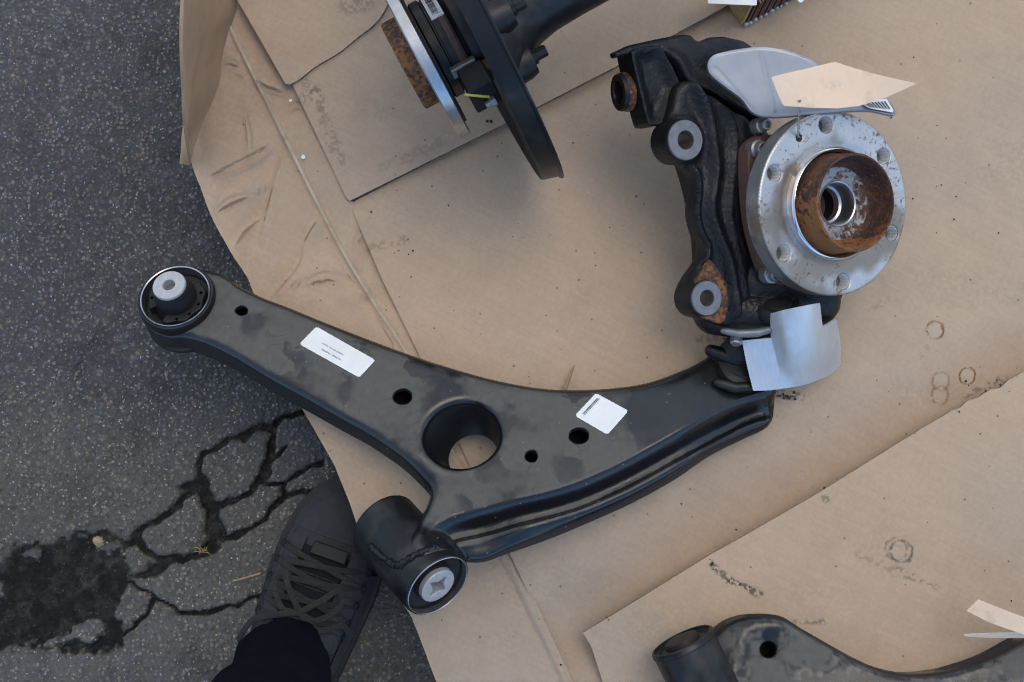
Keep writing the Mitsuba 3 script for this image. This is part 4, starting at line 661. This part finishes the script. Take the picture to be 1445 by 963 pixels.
for sg in (-1, 1): add('person__shoe__eyestay', thicken(shell(.068, .165, lambda s: sg * (58 - 60 * (s - .07)), lambda s: sg * (22 - 25 * (s - .07)), .0022, 24, 7), .003), 'suede_mat', 50)
for sg in (-1, 1): add('person__shoe__side_panel', thicken(shell(.085, .19, lambda s: sg * 88, lambda s: sg * (62 + 90 * (s - .13)), .0016, 24, 6), .002), 'suede_mat', 50)
so = np.array([np.r_[(TOE - SL * (W_(s) + .004) * 1 + SA * s)[:2]] for s in st] + [np.r_[(TOE + SL * (W_(s) + .004) + SA * s)[:2]] for s in st[::-1]])
so = Polygon(so).buffer(.004).simplify(.0005); sole = trimesh.creation.extrude_polygon(so, .022); sole.vertices[:, 2] += GZ + .001; add('person__shoe__sole', sole, 'rubber_mat', 40)
tng = shell(.075, .178, -24, 24, .001, 30, 13); add('person__shoe__tongue', tng, 'mesh_cloth_mat', 50)
lip = shell(.160, .186, -26, 26, .010, 14, 15); add('person__shoe__tongue_top', thicken(lip, .008), 'mesh_cloth_mat', 40)
for i, s in enumerate(np.linspace(.162, .184, 8)): add('person__shoe__tongue_rib', tube([shoe_pt(s, q, .0115) for q in np.linspace(-23, 23, 12)], .0012, 8), 'lace_mat', True)
for i, s in enumerate(np.linspace(.100, .112, 6)): add('person__shoe__tongue_rib', tube([shoe_pt(s, q, .0022) for q in np.linspace(-18, 18, 12)], .0009, 8), 'lace_mat', True)
def lace(pts, r=.0029): p = spline(np.array(pts), False, .002); return tube(p, r, 10, .30, np.gradient(p, axis=0)[:, ::-1] * 0 + np.array([0, .1, 1.0]))
rows = [.082, .098, .116, .134, .150]
for i, s in enumerate(rows):
    add('person__shoe__lace', lace([shoe_pt(s, -54, .0005), shoe_pt(s + .001, -44, .0045), shoe_pt(s + .004, -15, .0050), shoe_pt(s + .010, 15, .0058), shoe_pt(s + .014, 44, .0045), shoe_pt(s + .015, 54, .0005)]), 'lace_mat', 60)
    if i < 4: add('person__shoe__lace', lace([shoe_pt(s, 54, .0005), shoe_pt(s + .001, 44, .0045), shoe_pt(s + .005, 15, .0072), shoe_pt(s + .011, -15, .0072), shoe_pt(s + .016, -44, .0045), shoe_pt(s + .017, -54, .0005)]), 'lace_mat', 60)
for s in rows:
    for sg in (-1, 1): add('person__shoe__eyelet', lathe([(.0042, .0), (.0042, .0012), (.0028, .0014), (.0024, .0)], shoe_pt(s, sg * 53, .0052), unit(shoe_pt(s, sg * 53, 1.0) - shoe_pt(s, sg * 53, 0)), 16), 'rubber_mat', 40)
kn = shoe_pt(.135, 0, .012)
for sg, ln in ((-1, .05), (1, .055)):
    d = -SL * sg; add('person__shoe__lace', lace([kn, kn + d * .018 - SA * .020 + [0, 0, .006], kn + d * .028 - SA * .032 + [0, 0, .0], kn + d * .034 - SA * .018 + [0, 0, -.006], kn + d * .018 + SA * .002 + [0, 0, -.003], kn], .003), 'lace_mat', 60)
    add('person__shoe__lace', lace([kn, kn + d * .022 + SA * .010 + [0, 0, .0], kn + d * .042 + SA * (.012 - sg * .012) + [0, 0, -.012], kn + d * .052 + SA * (.030 - sg * .02) + [0, 0, -.03]], .003), 'lace_mat', 60)
add('person__shoe__lace_tag', M3(hull([(shoe_pt(.070, q, l), .0015) for q in (-9, 16) for l in (.002, .005)] + [(shoe_pt(.080, q, .005), .0015) for q in (-9, 16)])), 'rubber_mat', 40)
# trouser leg, then hips and the other leg out of the frame
ank, knee = at(409, 932, .0), at(352, 1120, .30)
def leg(a, kx, hx, seed, n=110, k=56):
    z = np.linspace(a[2], .80, n); c = np.array([np.interp(z, [a[2], .36, .80], [a[i], kx[i], hx[i]]) for i in (0, 1)]).T; r = np.interp(z, [a[2], a[2] + .03, .12, .36, .80], [.037, .041, .048, .062, .088])
    t = np.arange(k) * 2 * math.pi / k; v = np.zeros((n, k, 3)); v[..., 0] = c[:, :1] + r[:, None] * np.cos(t); v[..., 1] = c[:, 1:] + r[:, None] * np.sin(t) * 1.12; v[..., 2] = z[:, None] + 0 * t
    f = meshkit.fbm(np.stack([np.cos(t) * 1.2 + 0 * z[:, None], np.sin(t) * 1.2 + 0 * z[:, None], z[:, None] * 16 + 1.3 * np.sin(t)], -1), 3, seed) - .5
    v[..., :2] += (.032 * f * np.exp(-((z - a[2]) / .22))[:, None] + .012 * f)[..., None] * np.stack([np.cos(t), np.sin(t)], -1); v[..., 2] += (.02 * np.sin(t + 1) * np.exp(-((z - a[2]) / .03))[:, None])
    i, j = np.meshgrid(np.arange(n - 1), np.arange(k), indexing='ij'); q = np.stack([i * k + j, i * k + (j + 1) % k, (i + 1) * k + (j + 1) % k, (i + 1) * k + j], -1).reshape(-1, 4)
    return trimesh.Trimesh(v.reshape(-1, 3), np.vstack([q[:, :3], q[:, [0, 2, 3]]]), process=False)
add('person__trouser_leg', leg(ank - [0, 0, .012], knee, knee + [-.01, -.06, 0], 4), 'trouser_mat', True)
tag('person', 'standing person in black trousers and a dark grey trainer at the edge of the cardboard', 'person')

# ------------------------------------------------------------------ small litter
def lump(p, r, seed, sq=.6):
    m = trimesh.creation.icosphere(2, r); m.vertices *= 1 + .7 * (meshkit.fbm(m.vertices / r * 1.4 + seed, 2, seed) - .5)[:, None]; m.vertices[:, 2] *= sq; m.vertices += p; return m
add('dry_leaf', thicken(ruled(np.array([at(132, 760, GZ + .004), at(138, 757, GZ + .007), at(145, 760, GZ + .004)]), np.array([at(134, 768, GZ + .001), at(139, 772, GZ + .001), at(147, 768, GZ + .003)]), 8, (0, 0, 1), .003), .0006), 'dry_mat', 50); tag('dry_leaf', 'small tan scrap of dry leaf on the dark soil patch', 'leaf')
tuft = [tube(spline([at(283 + 3 * rng.normal(), 780 + rng.normal(), GZ - .004), at(283 + L * .6 * math.cos(q) + 2 * rng.normal(), 779 - L * .45 * math.sin(q), GZ + .004), at(283 + L * math.cos(q), 779 - L * .7 * math.sin(q) + 2 * rng.normal(), GZ + .002)], False, .002), .0004, 5) for q, L in zip(rng.uniform(-.2, 3.3, 9), rng.uniform(5, 15, 9))]
add('grass_tuft', cat(*tuft), 'dry_mat', True); tag('grass_tuft', 'tiny dry grass tuft growing in the asphalt crack', 'grass')
add('twig', tube(spline([at(329, 820, GZ + .001), at(345, 816, GZ + .002), at(369, 809, GZ + .002)], False, .002), .0011, 6), 'dry_mat', True); tag('twig', 'thin straw coloured twig on the asphalt left of the shoe', 'twig')
add('straw', tube(spline([at(797, 549, .012), at(803, 534, .012), at(810, 516, .016)], False, .002), np.linspace(.0024, .0009, len(spline([at(797, 549, .012), at(803, 534, .012), at(810, 516, .016)], False, .002))), 6, .4), 'dry_mat', True); tag('straw', 'short brown straw poking out above the control arm', 'straw')
add('paint_chip', lump(at(428, 222, .006), .0022, 3, .3), 'label_mat', True); tag('paint_chip', 'small white paint chip on the side flap beside the crease', 'chip')
add('paint_chip_001', lump(at(410, 142, .004), .0015, 5, .3), 'label_mat', True); tag('paint_chip_001', 'smaller white chip at the fold near the top flap', 'chip')
g = np.random.default_rng(11); cr = []
for cx, cy, sx, sy, n in ((1112, 558, 16, 6, 26), (1008, 800, 6, 14, 18), (1030, 470, 22, 8, 16), (1050, 830, 18, 7, 16), (1150, 880, 22, 6, 12), (1160, 700, 5, 8, 8), (690, 170, 6, 4, 3), (797, 104, 4, 3, 3), (1400, 540, 30, 14, 10)):
    cr += [lump(at(cx + sx * g.normal() * .5, cy + sy * g.normal() * .5, .006), .0005 + .0012 * g.random()**2, int(g.integers(99)), .5) for _ in range(n)]
for _ in range(150): cr.append(lump(at(480 + 960 * g.random(), 40 + 900 * g.random(), .006), .0003 + .0007 * g.random()**2, int(g.integers(99)), .5))
add('dirt_crumbs', cat(*cr), 'crumb_mat', True); tag('dirt_crumbs', 'black crumbs of dirt strewn over the cardboard', kind='stuff')
